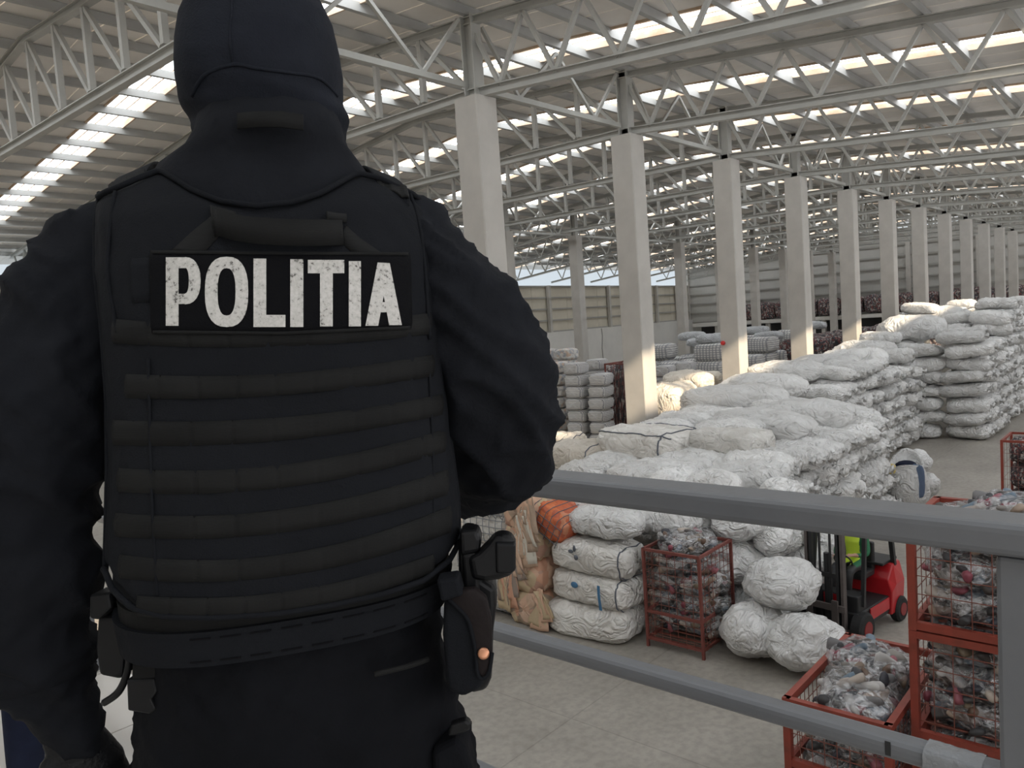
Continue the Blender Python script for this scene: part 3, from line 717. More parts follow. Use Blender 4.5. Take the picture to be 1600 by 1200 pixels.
# --- carrier (vest)
vest = pk('vest', join(), M['vest']) if False else None
def shell(th0, th1, nth, ztop, zbot, nz, off, thick, bulge=None):
    outer, inner = [], []
    ths = [th0+(th1-th0)*i/(nth-1) for i in range(nth)]
    for t_ in ths:
        zt, zb_ = ztop(t_), zbot(t_); co_, ci_ = [], []
        for j_ in range(nz):
            v = j_/(nz-1); z = zb_+(zt-zb_)*v
            e = min(1.0, min(v, 1-v)*nz/2.2); e2 = min(1.0, min(t_-th0, th1-t_)/0.10)
            o = off-thick*0.45*((1-min(e, e2))**2)
            if bulge: o += bulge(t_, z)
            co_.append(VS(t_, z, o)); ci_.append(VS(t_, z, off-thick))
        outer.append(co_); inner.append(ci_)
    V = []; Fc = []
    for g in outer+inner: V += g
    n0 = nth*nz
    for i in range(nth-1):
        for j_ in range(nz-1):
            a = i*nz+j_; b = a+nz
            Fc.append((a, b, b+1, a+1)); Fc.append((n0+a, n0+a+1, n0+b+1, n0+b))
    for i in range(nth-1):
        for j_ in (0, nz-1):
            a = i*nz+j_; b = a+nz; Fc.append((a, n0+a, n0+b, b) if j_ == 0 else (a, b, n0+b, n0+a))
    for j_ in range(nz-1):
        for i in (0, nth-1):
            a = i*nz+j_; Fc.append((a, a+1, n0+a+1, n0+a) if i == 0 else (a, n0+a, n0+a+1, a+1))
    return V, Fc
NECK = [(120, 330), (150, 306), (168, 296), (215, 276), (252, 262), (270, 272), (300, 292), (345, 310), (400, 318), (455, 312), (500, 298), (535, 278), (556, 267), (590, 274), (640, 298), (660, 314), (690, 340)]
HEM = [(120, 880), (166, 895), (178, 925), (210, 955), (260, 968), (330, 970), (430, 964), (520, 950), (600, 932), (660, 912), (700, 880), (716, 850), (760, 820)]
def zline(tab):
    def f(t_):
        z = 5.6
        for _ in range(6):
            x = TOPX(VS(t_, z))[0]; z = ZAT(t_, np.interp(x, [q[0] for q in tab], [q[1] for q in tab]))
        return z
    return f
def wrink(t_, z):
    p = Vector((t_*6, z*14, 0.3)); q = Vector((t_*3+z*9, z*26-t_*8, 4.3))
    return 0.0022*noise.noise(p)+0.0016*(1-abs(noise.noise(q)))**2
zt_, zb_f = zline(NECK), zline(HEM)
vest = pk('vest', shell(0.10, math.pi-0.10, 75, zt_, zb_f, 60, 0.0, 0.030, wrink), M['vest'])
zA, zB_ = PX(420, 470, 0.95)[2], PX(420, 905, 0.95)[2]
pk('cummerbund', shell(-math.pi*0.52, math.pi*0.52, 40, lambda t: zA-0.04*math.cos(t), lambda t: zB_+0.01, 22, -0.008, 0.022, wrink), M['vest'], vest)
pk('cummerbund', shell(math.pi*0.48, math.pi*1.52, 40, lambda t: zA+0.02*math.cos(t), lambda t: zB_+0.01, 22, -0.008, 0.022, wrink), M['vest'], vest)
pk('front_panel', shell(math.pi+0.12, 2*math.pi-0.12, 40, lambda t: PX(420, 350, 0.95)[2], lambda t: PX(420, 900, 0.95)[2], 30, 0.0, 0.03, wrink), M['vest'], vest)
# binding tape along armholes and neckline
def on(px, py, off): th, z = ONV(px, py, off); return VS(th, z, off)
def edge_curve(t_, n=40, off=0.001):
    z0, z1 = zb_f(t_), zt_(t_); return [VS(t_, z0+(z1-z0)*i/(n-1), off) for i in range(n)]
for t_ in (0.135, math.pi-0.135): pk('binding', tube(edge_curve(t_), 0.0036, 8), M['vest'], vest)
pk('binding', tube([VS(t_, zt_(t_)-0.004, 0.002) for t_ in np.linspace(0.14, math.pi-0.14, 70)], 0.0034, 8), M['vest'], vest)
pk('binding', tube([VS(t_, zb_f(t_)+0.004, 0.002) for t_ in np.linspace(0.14, math.pi-0.14, 70)], 0.0034, 8), M['vest'], vest)
# inner seam lines beside the armholes
for pts in ([(180, 300), (172, 350), (168, 420), (176, 480), (184, 520)], [(640, 300), (655, 350), (664, 420), (668, 480), (672, 530)]):
    pk('seam', tube(smoothpath([on(x, y, 0.002) for x, y in pts], 5), 0.0025, 6), M['vest'], vest)
def strip(xy_top, xy_bot, off, th, nx=40, ny=4, tacks=None):
    # a thin sheet on the back between two image curves (lists of matching pixels)
    V, Fc = [], []
    def lerp(tab, u):
        k = u*(len(tab)-1); i = min(int(k), len(tab)-2); f = k-i
        return tab[i][0]*(1-f)+tab[i+1][0]*f, tab[i][1]*(1-f)+tab[i+1][1]*f
    for i in range(nx):
        u = i/(nx-1); a, b = lerp(xy_top, u), lerp(xy_bot, u)
        dip = 0.0
        if tacks:
            for tk in tacks: dip = max(dip, math.exp(-((u-tk)/0.004)**2))
        for j_ in range(ny):
            v = j_/(ny-1); px, py = a[0]*(1-v)+b[0]*v, a[1]*(1-v)+b[1]*v
            t2, z = ONV(px, py, off); e = 0.6*th if j_ in (0, ny-1) else 0
            V.append(VS(t2, z, off+th-e-dip*th*0.6))
    n0 = len(V)
    for i in range(nx):
        u = i/(nx-1); a, b = lerp(xy_top, u), lerp(xy_bot, u)
        for j_ in range(ny):
            v = j_/(ny-1); px, py = a[0]*(1-v)+b[0]*v, a[1]*(1-v)+b[1]*v
            t2, z = ONV(px, py, off); V.append(VS(t2, z, off))
    for i in range(nx-1):
        for j_ in range(ny-1):
            a = i*ny+j_; b = a+ny; Fc += [(a, a+1, b+1, b), (n0+a, n0+b, n0+b+1, n0+a+1)]
        for j_ in (0, ny-1):
            a = i*ny+j_; b = a+ny; Fc.append((a, b, n0+b, n0+a) if j_ == 0 else (a, n0+a, n0+b, b))
    for j_ in range(ny-1):
        a = j_; Fc.append((a, n0+a, n0+a+1, a+1)); a = (nx-1)*ny+j_; Fc.append((a, a+1, n0+a+1, n0+a))
    return V, Fc
# webbing rows: left end (x, top, bottom), middle, right end
BANDS = [((178, 498, 536), (420, 508, 542), (672, 489, 522)), ((198, 584, 622), (430, 584, 618), (676, 554, 588)), ((178, 656, 695), (440, 652, 688), (690, 616, 648)),
         ((186, 731, 768), (440, 726, 762), (694, 671, 706)), ((182, 801, 838), (440, 796, 832), (698, 733, 773)), ((188, 866, 903), (440, 866, 900), (703, 790, 832)), ((216, 930, 962), (440, 925, 958), (676, 866, 893))]
for (l, m_, r) in BANDS:
    tt, bb_ = [], []
    for i in range(25):
        u = i/24; x = l[0]+(r[0]-l[0])*u; s_ = (m_[0]-l[0])/(r[0]-l[0])
        def q2(a, b, c): # quadratic through three
            return a*(u-s_)*(u-1)/((-s_)*(-1)) + b*u*(u-1)/(s_*(s_-1)) + c*u*(u-s_)/(1-s_)
        tt.append((x, q2(l[1], m_[1], r[1]))); bb_.append((x, q2(l[2], m_[2], r[2])))
    pk('webbing', strip(tt, bb_, 0.001, 0.0030, 120, 4, [0.11, 0.235, 0.36, 0.485, 0.61, 0.735, 0.845, 0.935]), M['web'], vest)
# side seams through the webbing rows
for pts in ([(232, 560), (234, 650), (236, 740), (240, 830), (246, 930)], [(670, 560), (674, 650), (677, 740), (678, 830)]):
    pk('seam', tube(smoothpath([on(x, y, 0.0015) for x, y in pts], 5), 0.0018, 6), M['vest'], vest)
# drag handle: arched webbing loop and its two anchor straps
pk('anchor_strap', strip([(268, 392), (300, 362), (330, 338)], [(318, 396), (340, 372), (352, 352)], 0.001, 0.003, 12, 3), M['web'], vest)
pk('anchor_strap', strip([(540, 352), (562, 372), (596, 395)], [(532, 372), (540, 386), (552, 397)], 0.001, 0.003, 12, 3), M['web'], vest)
hp = [(331, 345, 0.004), (345, 350, 0.016), (380, 358, 0.024), (420, 362, 0.027), (470, 364, 0.026), (510, 364, 0.018), (536, 364, 0.005)]
hpt = smoothpath([on(x, y, o) for x, y, o in hp], 5)
pk('drag_handle', ribbon(hpt, [np.array([0, 0, 1])*(0.0135 if i > 2 else 0.016) for i in range(len(hpt))], 0.004, [BBk]*len(hpt)), M['web'], vest)
pk('handle_fold', strip([(510, 330), (525, 333), (541, 334)], [(510, 345), (525, 347), (541, 348)], 0.004, 0.003, 8, 3), M['web'], vest)
pk('handle_fold', strip([(329, 321), (350, 326), (368, 331)], [(329, 336), (350, 340), (368, 346)], 0.004, 0.003, 8, 3), M['web'], vest)
pk('side_tab', strip([(206, 404), (238, 402)], [(208, 474), (238, 470)], 0.001, 0.003, 8, 6), M['vest'], vest)
# name patch with printed letters
patch = pk('name_patch', strip([(236, 391), (440, 393), (638, 394)], [(239, 521), (440, 523), (641, 514)], 0.003, 0.004, 60, 12), M['patch'], vest)
patch['label'] = 'black patch with worn white POLITIA lettering'
frame = [[(236, 391), (440, 393), (638, 394)], [(239, 521), (440, 523), (641, 514)]]
pk('patch_edge', strip([(236, 391), (440, 393), (638, 394)], [(236, 396), (440, 398), (638, 399)], 0.0068, 0.0012, 50, 2), M['web'], patch)
pk('patch_edge', strip([(239, 516), (440, 518), (641, 509)], [(239, 521), (440, 523), (641, 514)], 0.0068, 0.0012, 50, 2), M['web'], patch)
def quads(qs, n=7):                    # image-space quads -> thin printed sheet on the patch
    V, Fc = [], []
    for (a, b, c, d) in qs:
        o = len(V)
        for i in range(n):
            for j_ in range(n):
                u, v = i/(n-1), j_/(n-1)
                x = (a[0]*(1-u)+b[0]*u)*(1-v)+(d[0]*(1-u)+c[0]*u)*v; y = (a[1]*(1-u)+b[1]*u)*(1-v)+(d[1]*(1-u)+c[1]*u)*v
                t2, z = ONV(x, y, 0.0078); V.append(VS(t2, z, 0.0078))
        for i in range(n-1):
            for j_ in range(n-1):
                p = o+i*n+j_; Fc.append((p, p+n, p+n+1, p+1))
    return V, Fc
def rect(x0, y0, x1, y1): return ((x0, y0), (x1, y0), (x1, y1), (x0, y1))
def arc_ring(cx, cy, rx, ry, ix, iy, a0, a1, n, e=2.4):
    out = []
    def pt(a, p, q): return (cx+p*sgnpow(math.cos(a), 2/e), cy-q*sgnpow(math.sin(a), 2/e))
    for i in range(n):
        s0, s1 = math.radians(a0+(a1-a0)*i/n), math.radians(a0+(a1-a0)*(i+1)/n)
        out.append((pt(s0, rx, ry), pt(s1, rx, ry), pt(s1, ix, iy), pt(s0, ix, iy)))
    return out
LET = {'P': [rect(259, 402, 279, 509), ((278, 402), (290, 402), (290, 419), (278, 419)), ((278, 459), (290, 459), (290, 475), (278, 475))] + arc_ring(289, 438.5, 24.5, 37, 6, 20, -90, 90, 12, 2.3),
       'O': arc_ring(354, 456, 34, 55, 14, 37, 0, 360, 28, 2.5),
       'L': [rect(396, 404, 416, 511), rect(415, 492, 446, 511)],
       'I1': [rect(453.5, 405, 474, 511)],
       'T': [rect(481, 406, 538, 427), rect(500, 426, 520, 510)],
       'I2': [rect(545, 408, 564, 510)],
       'A': [((590, 410), (609, 411), (591, 509), (571, 509)), ((590, 410), (609, 411), (628, 508), (608, 508)), rect(586, 472, 613, 488)]}
for k_, q_ in LET.items():
    n_ = 3 if len(q_) > 8 else 9
    lo = pk('letter', quads(q_, n_), M['letter'], patch); lo['label'] = 'worn white letter %s' % k_[0]
# shoulder straps with frayed hook tabs
for pts, wv in (([(205, 318, 0.885), (200, 296, 0.90), (206, 282, 0.93), (214, 274, 0.97), (222, 272, 1.01), (228, 280, 1.05), (230, 310, 1.09), (232, 350, 1.10)], 1), ([(612, 322, 0.925), (612, 300, 0.935), (604, 286, 0.96), (596, 278, 0.99), (590, 276, 1.03), (586, 284, 1.07), (584, 312, 1.11), (582, 352, 1.12)], -1)):
    pp = smoothpath([PX(*p) for p in pts], 4)
    wd = (PX(240, 262, 0.93)-PX(172, 292, 0.93)) if wv == 1 else (PX(640, 294, 0.96)-PX(580, 270, 0.96))
    st = pk('shoulder_strap', ribbon(pp, wd*0.44, 0.009, [BBk*(1-i/(len(pp)-1))+np.array([0, 0, 1])*0.8-BBk*(i/(len(pp)-1)) for i in range(len(pp))]), M['vest'], vest, smooth=False, bevel=0.003)
    fl = []
    for i in range(9):
        u = i/8; k_ = 3.2+0.5*math.sin(i*0.9)
        c = np.array(pp[2])*0.5+np.array(pp[5])*0.5 + wd*0.82*(u-0.5) + BBk*0.008+np.array([0, 0, 0.006+0.0015*math.sin(i*1.9)])
        fl.append(c)
    pk('hook_flap', ribbon(fl, [(np.array(pp[6])-np.array(pp[2]))*(0.46+0.05*math.sin(i*2.3)) for i in range(9)], 0.004, BBk*0.6+np.array([0, 0, 0.8])), M['web'], st, smooth=False, bevel=0.0015)

# --- belt and its gear
def BELT(theta, z, off): return VS(theta, z, -0.010+off)
def bring(zf, off, hgt, th, n=80):
    rings = []
    for i in range(n):
        t_ = 2*math.pi*i/n; z = zf(t_)
        rings.append([BELT(t_, z-hgt/2, off), BELT(t_, z+hgt/2, off), BELT(t_, z+hgt/2, off+th), BELT(t_, z-hgt/2, off+th)])
    rings.append(rings[0]); return loft(rings, cap=False)
zbelt = PX(480, 985, 0.82)[2]
belt = pk('belt', bring(lambda t: zbelt, 0.0, 0.038, 0.006), M['vest'], smooth=False)
pk('inner_belt', bring(lambda t: zbelt+0.026, -0.004, 0.022, 0.004), M['web'], belt, smooth=False)
for i in range(8):
    x = 292+i*49; y = 1016-0.062*(x-292)-0.00013*(x-292)**2*1.0
    for dy, hgt in ((0, 4), (-40, 3)):
        th0, z0 = ONV(x, y+dy, 0.0); th1, z1 = ONV(x+34, y+dy-3, 0.0)
        pk('belt_slot', join(*[bar(BELT(th0+(th1-th0)*u, zbelt+(-0.013 if dy == 0 else 0.012), 0.0062), BELT(th0+(th1-th0)*(u+0.25), zbelt+(-0.013 if dy == 0 else 0.012), 0.0062), 0.0016, 0.0018) for u in (0, 0.25, 0.5, 0.75)]), M['patch'], belt, smooth=False)
def slabpx(outline, d, thick, bulge=0.0):   # extruded px outline facing the camera, real thickness
    c = np.mean([PX(x, y, d) for x, y in outline], axis=0); n = len(outline)
    f0 = [PX(x, y, d) for x, y in outline]; g = [c+(p-c)*0.90-CF*thick*0.18 for p in f0]; k0 = [p+CF*thick for p in f0]
    V = [tuple(p) for p in k0+f0+g]; Fc = [tuple(range(n))[::-1]]
    for i in range(n):
        j_ = (i+1) % n; Fc += [(i, j_, n+j_, n+i), (n+i, n+j_, 2*n+j_, 2*n+i)]
    Fc.append(tuple(2*n+i for i in range(n))); return V, Fc
# handcuff pouch on the right hip
pou = pk('belt_pouch', slabpx([(694, 938), (706, 926), (745, 930), (760, 950), (764, 1000), (762, 1050), (752, 1074), (722, 1088), (700, 1078), (696, 1040), (692, 990)], 0.865, 0.05), M['vest'], bevel=0.004)
pk('flap', slabpx([(700, 934), (716, 922), (742, 920), (760, 935), (768, 970), (769, 1020), (764, 1048), (754, 1060), (746, 1052), (742, 1010), (732, 970), (716, 950)], 0.852, 0.014), M['leather'], pou, bevel=0.003)
pk('flap_edge', tube(smoothpath([PX(x, y, 0.850) for x, y in [(700, 936), (716, 950), (732, 970), (742, 1010), (746, 1050), (754, 1061), (764, 1050), (769, 1020)]], 4), 0.0022, 8), M['vest'], pou)
pk('snap', tube([PX(755.5, 1021, 0.851), PX(755.5, 1021, 0.8462), PX(755.5, 1021, 0.8457)], [0.0068, 0.0064, 0.004], 16), M['copper'], pou)
# holster and the pistol in it
hol = pk('holster', slabpx([(716, 850), (722, 826), (742, 828), (748, 850), (752, 900), (774, 915), (776, 945), (770, 990), (768, 1060), (760, 1078), (735, 1084), (722, 1060), (718, 960)], 0.90, 0.045), M['black'], smooth=False, bevel=0.004)
pk('belt_loop', slabpx([(682, 905), (716, 900), (724, 930), (690, 940)], 0.845, 0.03), M['vest'], hol, smooth=False, bevel=0.003)
pk('retention_hood', slabpx([(718, 828), (746, 826), (752, 842), (750, 862), (720, 868)], 0.885, 0.035), M['black'], hol, smooth=False, bevel=0.004)
gun = tag(empty('pistol', tuple(PX(760, 870, 0.89))), 'black pistol grip sticking out of the holster on the officer\'s hip', 'pistol')
g0 = PX(760, 870, 0.89)
def gk(name, vf, m, **kw): return mk(name, offs(vf, g0), m, gun, **kw)
gk('grip', slabpx([(732, 872), (748, 864), (762, 850), (772, 838), (786, 834), (800, 838), (806, 850), (806, 882), (800, 898), (780, 905), (756, 908), (738, 904)], 0.875, 0.030), M['black'], bevel=0.004)
gk('magazine_base', slabpx([(774, 846), (806, 847), (806, 890), (798, 897), (775, 895)], 0.869, 0.028), M['black'], bevel=0.002)
gk('slide', slabpx([(722, 862), (744, 858), (748, 905), (752, 960), (728, 962)], 0.885, 0.024), M['black'], bevel=0.003)
# left side: magazine pouch, radio clip, hanging buckle and cuffs loop
mp = pk('magazine_pouch', slabpx([(156, 958), (203, 958), (203, 985), (197, 1055), (188, 1060), (158, 1054), (152, 1010)], 0.885, 0.035), M['black'], smooth=False, bevel=0.003)
pk('pouch_lip', slabpx([(142, 928), (176, 924), (180, 948), (158, 968), (142, 966)], 0.875, 0.03), M['black'], mp, smooth=False, bevel=0.003)
pk('cable_loop', tube(smoothpath([PX(x, y, d) for x, y, d in [(206, 955, 0.87), (203, 1000, 0.862), (200, 1045, 0.862), (186, 1080, 0.865), (163, 1098, 0.875)]], 6), 0.0042, 8), M['black'], mp)
bk = pk('buckle_strap', slabpx([(208, 1020), (246, 1016), (250, 1050), (240, 1066), (206, 1062)], 0.84, 0.012), M['web'], smooth=False, bevel=0.002)
pk('buckle', slabpx([(198, 1062), (242, 1058), (247, 1080), (238, 1092), (246, 1108), (236, 1116), (200, 1110)], 0.838, 0.012), M['black'], bk, smooth=False, bevel=0.003)
# trouser details: hip pocket zip and side cord lock
def onhip(px, py, d=0.822): return PX(px, py, d)
pk('pocket_zip', tube(smoothpath([PX(x, y, d) for x, y, d in [(586, 1054, 0.828), (600, 1050, 0.829), (640, 1040, 0.842), (668, 1030, 0.862)]], 4), 0.0032, 8), M['web'])
pk('thigh_strap', slabpx([(700, 1150), (704, 1132), (728, 1124), (736, 1130), (734, 1140), (716, 1148)], 0.885, 0.012), M['black'], smooth=False, bevel=0.003)
pk('thigh_pocket', slabpx([(676, 1170), (712, 1150), (728, 1165), (742, 1215), (742, 1290), (680, 1290)], 0.89, 0.05), M['trousers'], smooth=False, bevel=0.01)
# gloved hands
def hand(wrist, pdir, side, curl, name):
    wrist = np.asarray(wrist); pd = np.asarray(pdir)/np.linalg.norm(pdir)
    sd = np.asarray(side)-pd*np.dot(side, pd); sd /= np.linalg.norm(sd); nn = np.cross(pd, sd)
    ps = [tube([wrist-pd*0.04, wrist, wrist+pd*0.03, wrist+pd*0.065, wrist+pd*0.09], [0.032, 0.030, 0.036, 0.042, 0.036], 16, flat=0.55, up=tuple(nn))]
    for i, (o, L) in enumerate(zip((-0.030, -0.010, 0.010, 0.029), (0.070, 0.080, 0.075, 0.060))):
        p = wrist+pd*0.08+sd*o; d = pd.copy(); pts = [p]; 
        for q in (0.45, 0.32, 0.23):
            d = d*math.cos(curl)+nn*math.sin(curl); d /= np.linalg.norm(d); p = p+d*L*q*1.05; pts.append(p)
        ps.append(tube(smoothpath(pts, 3), list(np.linspace(0.0105, 0.008, 10)), 10)); ps.append(sph(pts[-1], 0.0082, 8, 6))
    p = wrist+pd*0.03-sd*0.03; pts = [p, p-sd*0.025+pd*0.025+nn*0.01, p-sd*0.030+pd*0.055+nn*0.022]
    ps.append(tube(smoothpath(pts, 3), list(np.linspace(0.014, 0.009, 7)), 10)); ps.append(sph(pts[-1], 0.009, 8, 6))
    me = remesh(join(*ps), 0.0032, 2); me.materials.append(M['glove'])
    me.transform(Matrix.Translation(Vector(-base))); return link(name, me, officer)
lw = PX(112, 1150, 0.965)
hand(lw-(PX(112, 1150, .965)-PX(88, 1105, .955))*0.3, PX(160, 1235, 0.985)-lw, FH*0.6+RH*0.8, 0.45, 'glove')
rw_ = PX(668, 785, 1.40)
hand(rw_, FH*0.9-RH*0.35+np.array([0, 0, -0.1]), RH+FH*0.3, 0.25, 'glove')
# sleeve hem on the left arm
hm = PX(60, 1040, 0.943)
axd = (PX(66, 1060, 0.947)-PX(54, 1010, 0.94)); axd /= np.linalg.norm(axd)
s1 = RH-axd*np.dot(RH, axd); s1 /= np.linalg.norm(s1); s2 = np.cross(axd, s1)
pk('cuff', loft([[hm+axd*t+s1*(r*math.cos(a))+s2*(r*0.95*math.sin(a)) for a in [2*math.pi*k/32 for k in range(32)]] for t, r in ((-0.03, 0.058), (-0.012, 0.066), (0.006, 0.0665), (0.006, 0.060), (-0.02, 0.052))], cap=False), M['jacket'])
# ================================================================== HALL CONTENTS
rnd = random.Random(11)
def lump(p, f, s): return noise.noise(Vector((p[0]*f+s*3.1, p[1]*f-s*1.7, p[2]*f+s)))
def sack(seed, L=0.8, Wd=0.42, H=0.30, p=3.4, e=2.5, nu=34, nv=30, tuft=True, fold=1.0, flat=0.72):
    r_ = random.Random(seed); V = []; rings = []
    us = [-math.cos(math.pi*i/(nu-1)) for i in range(nu)]
    for u in us:
        rr = max(0.0, 1-abs(u)**p)**(1/p); ring_ = []
        for k in range(nv):
            a = 2*math.pi*k/nv; y = Wd*rr*sgnpow(math.cos(a), 2/e); z = H*rr*sgnpow(math.sin(a), 2/e)
            if z < 0: z = max(z, -H*flat) if False else z*flat/0.85
            x = L*u; q = (x, y, z)
            g = 0.16*min(Wd, H)*lump(q, 2.2, seed)
            ends = abs(u)**6
            g += fold*(0.035*(1-abs(lump((x*0.7, y*1.6, z*1.6), 4.5, seed+9)))**3*min(Wd, H)*2 - 0.02)
            g += fold*0.05*ends*min(Wd, H)*math.sin(a*9+seed)
            g += fold*0.02*(1-abs(lump(q, 9.0, seed+3)))**2*min(Wd, H)*2
            n = Vector((x*0.15, y/(Wd*Wd), z/(H*H))); n.normalize()
            ring_.append((x+n.x*g*0.3, y+n.y*g, z+n.z*g))
        rings.append(ring_)
    vf = loft(rings)
    if tuft:
        tr = []
        ox, oz = r_.uniform(-0.1, 0.1)*Wd, r_.uniform(0.0, 0.25)*H
        for t, rad in ((0.86, 0.46), (0.95, 0.28), (1.01, 0.15), (1.05, 0.15), (1.12, 0.26), (1.16, 0.30)):
            tr.append([(L*t, ox+Wd*rad*math.cos(a)*(1+0.3*math.sin(3*a+seed)), oz+Wd*rad*math.sin(a)*(0.8+0.35*math.sin(5*a+seed))) for a in [2*math.pi*k/14 for k in range(14)]])
        vf = join(vf, loft(tr))
    return vf
def bale(seed, a=0.7, b=0.5, c=0.3, e=3.6, nu=30, nv=32, fold=1.7):
    return sack(seed, a, b, c, p=e*1.3, e=e, nu=nu, nv=nv, tuft=False, fold=fold, flat=0.85)
def rbag(seed, R=0.5):
    V, Fc = sph((0, 0, 0), 1.0, 40, 26); r_ = random.Random(seed); out = []
    for (x, y, z) in V:
        d = R*(1.0+0.16*lump((x, y, z), 1.3, seed)+0.05*lump((x, y, z), 3.4, seed+4)-0.07*(1-abs(lump((x, y, z*0.6), 3.0, seed+2)))**4+0.05*(1-abs(lump((x, y, z), 5.5, seed+7)))**5)
        zz = z*0.86 if z > 0 else z*0.74
        top = max(0, z)**10; d *= 1+0.05*top*math.sin(9*math.atan2(y, x)); out.append((x*d, y*d, zz*d))
    return out, Fc
SACK = [mesh('sack', sack(i, tuft=True, fold=2.2), M['sack'], True) for i in range(8)]
SACKP = [mesh('sack', sack(20+i, tuft=False, p=2.8, fold=2.0), M['sack'], True) for i in range(5)]
GSACK = [mesh('sack', sack(40+i, tuft=False, p=3.0), M['grey_sack'], True) for i in range(4)]
RBAG = [mesh('sack', rbag(60+i, 0.5), M['sack'], True) for i in range(6)]
BALE = [mesh('bale', bale(80+i), M['bale'], True) for i in range(5)]
CBALE = [mesh('bale', bale(90+i), M['cream'], True) for i in range(4)]
DBALE = [mesh('bale', bale(100+i, fold=2.0), M['dark_cloth'], True) for i in range(4)]
PBALE = [mesh('bale', bale(120+i, fold=2.0), M['peach'], True) for i in range(2)]
def put(name, me, loc, rot, scale, label, cat, group):
    return tag(link(name, me, None, loc, rot, scale), label, cat, group)
# ---- block of long sacks: axis across the aisle, tied ends facing it
REST = []
def block(x0, x1, yface, top, label, group, rows=1, dx=0.66, dz=0.50, jit=0.16, keep=99, ldepth=1, pitch=1.55):
    n = int((x1-x0)/dx)
    for i in range(n):
        x = x0+(i+0.5)*dx
        for r in range(rows):
            nl = max(1, int(round(top(x, r)/dz)))
            for l in range(nl):
                if r > 0 and l < nl-ldepth and i > 0 and not (21.0 < x < 23.3): continue
                yy = yface+0.95+r*pitch+rnd.uniform(-0.16, 0.18)
                sc_ = (rnd.uniform(0.90, 1.06), dx/0.66*rnd.uniform(0.86, 1.08), dz/0.5*rnd.uniform(0.82, 1.02))
                me = rnd.choice(SACK if r == 0 else SACKP)
                loc = (x+rnd.uniform(-jit, jit)*0.6, yy, 0.27+l*dz+rnd.uniform(-0.04, 0.04)); rot = (rnd.uniform(-0.22, 0.22), rnd.uniform(-0.12, 0.12), -math.pi/2+rnd.uniform(-0.26, 0.26))
                if x > keep: REST.append((me, Matrix.LocRotScale(Vector(loc), Matrix.Identity(3).to_quaternion() if False else __import__('mathutils').Euler(rot).to_quaternion(), Vector(sc_))))
                else: put('sack', me, loc, rot, sc_, '%s, %s layer up, %s' % (label, ORD(l), 'tied end outward' if r == 0 else 'behind the front row'), 'sack', group)
def top1(x, r):
    if x > 21.7: return 0.5 if r == 0 else 2.0
    if x > 21.2: return 1.6 if r == 0 else 2.5
    if x > 16.5: return 2.5+0.5*(r > 0)
    return 2.5 if r > 0 else 2.0+0.5*(x > 13.4)
block(12.9, 23.2, 5.75, top1, 'white sack of the near heap beside the aisle', 'sacks of the near heap', rows=3)
block(23.6, 33.0, 7.75, lambda x, r: 3.2+0.4*math.sin(x), 'white sack of the set back middle heap', 'sacks of the middle heap', rows=2, dx=0.74)
block(33.0, 50.0, 5.6, lambda x, r: 4.05+0.5*math.sin(x*0.8+1)-0.5*(r == 1)+(0.45 if x > 38 else 0), 'white sack of the tall far heap', 'sacks of the far heap', rows=3, dz=0.52, dx=0.80, keep=39.0)
block(50.5, 66.0, 7.6, lambda x, r: 3.6+0.3*math.sin(x), '', '', rows=2, dz=0.6, dx=0.85, keep=0)
bmr = bmesh.new()
for me, mw in REST:
    t_ = me.copy(); t_.transform(mw); bmr.from_mesh(t_); bpy.data.meshes.remove(t_)
mer = bpy.data.meshes.new('sack_heap'); bmr.to_mesh(mer); bmr.free(); mer.materials.append(M['sack']); mer.polygons.foreach_set('use_smooth', [True]*len(mer.polygons))
tag(link('sack_heap', mer), 'distant heap of countless white sacks along the far side of the aisle', 'sack heap', None, 'stuff')
# rounded bags at the near corner of the heap behind the brown cage
for i, (x, y, z, s) in enumerate([(12.5, 6.05, 0.40, 0.95), (12.4, 5.6, 0.36, 0.8), (12.45, 6.15, 1.15, 1.05), (12.6, 5.55, 1.0, 0.85), (12.55, 6.0, 1.85, 1.0), (12.7, 5.4, 1.6, 0.8), (13.2, 5.15, 0.38, 0.85), (13.3, 5.25, 1.0, 0.85), (13.4, 5.4, 1.6, 0.85), (12.7, 6.6, 2.35, 1.0), (13.5, 5.6, 2.15, 0.85), (12.5, 7.0, 1.6, 1.1), (12.5, 7.2, 0.5, 1.1), (12.6, 7.3, 2.3, 1.0), (14.1, 5.2, 0.4, 0.8), (14.3, 5.35, 1.05, 0.8)]):
    put('sack', RBAG[i % 6], (x, y, z), (rnd.uniform(-.3, .3), rnd.uniform(-.3, .3), rnd.uniform(0, 6)), (s, s*1.05, s*0.92), 'round white plastic sack in the corner pile behind the brown cage', 'sack', 'sacks in the corner pile')
# three sacks on the open floor
for i, (x, y, z, s, lb) in enumerate([(11.35, 5.30, 0.44, (1.10, 1.02, 1.06), 'bulging white sack on the floor, left of the group of three'), (11.30, 4.45, 0.47, (1.12, 1.20, 1.08), 'bulging white sack on the floor, right of the group of three'), (11.72, 4.95, 1.16, (1.12, 1.18, 1.02), 'bulging white sack lying on top of two others on the open floor')]):
    put('sack', RBAG[(i*2+1) % 6], (x, y, z), (rnd.uniform(-.2, .2), rnd.uniform(-.2, .2), 1.3*i), s, lb, 'sack', None)
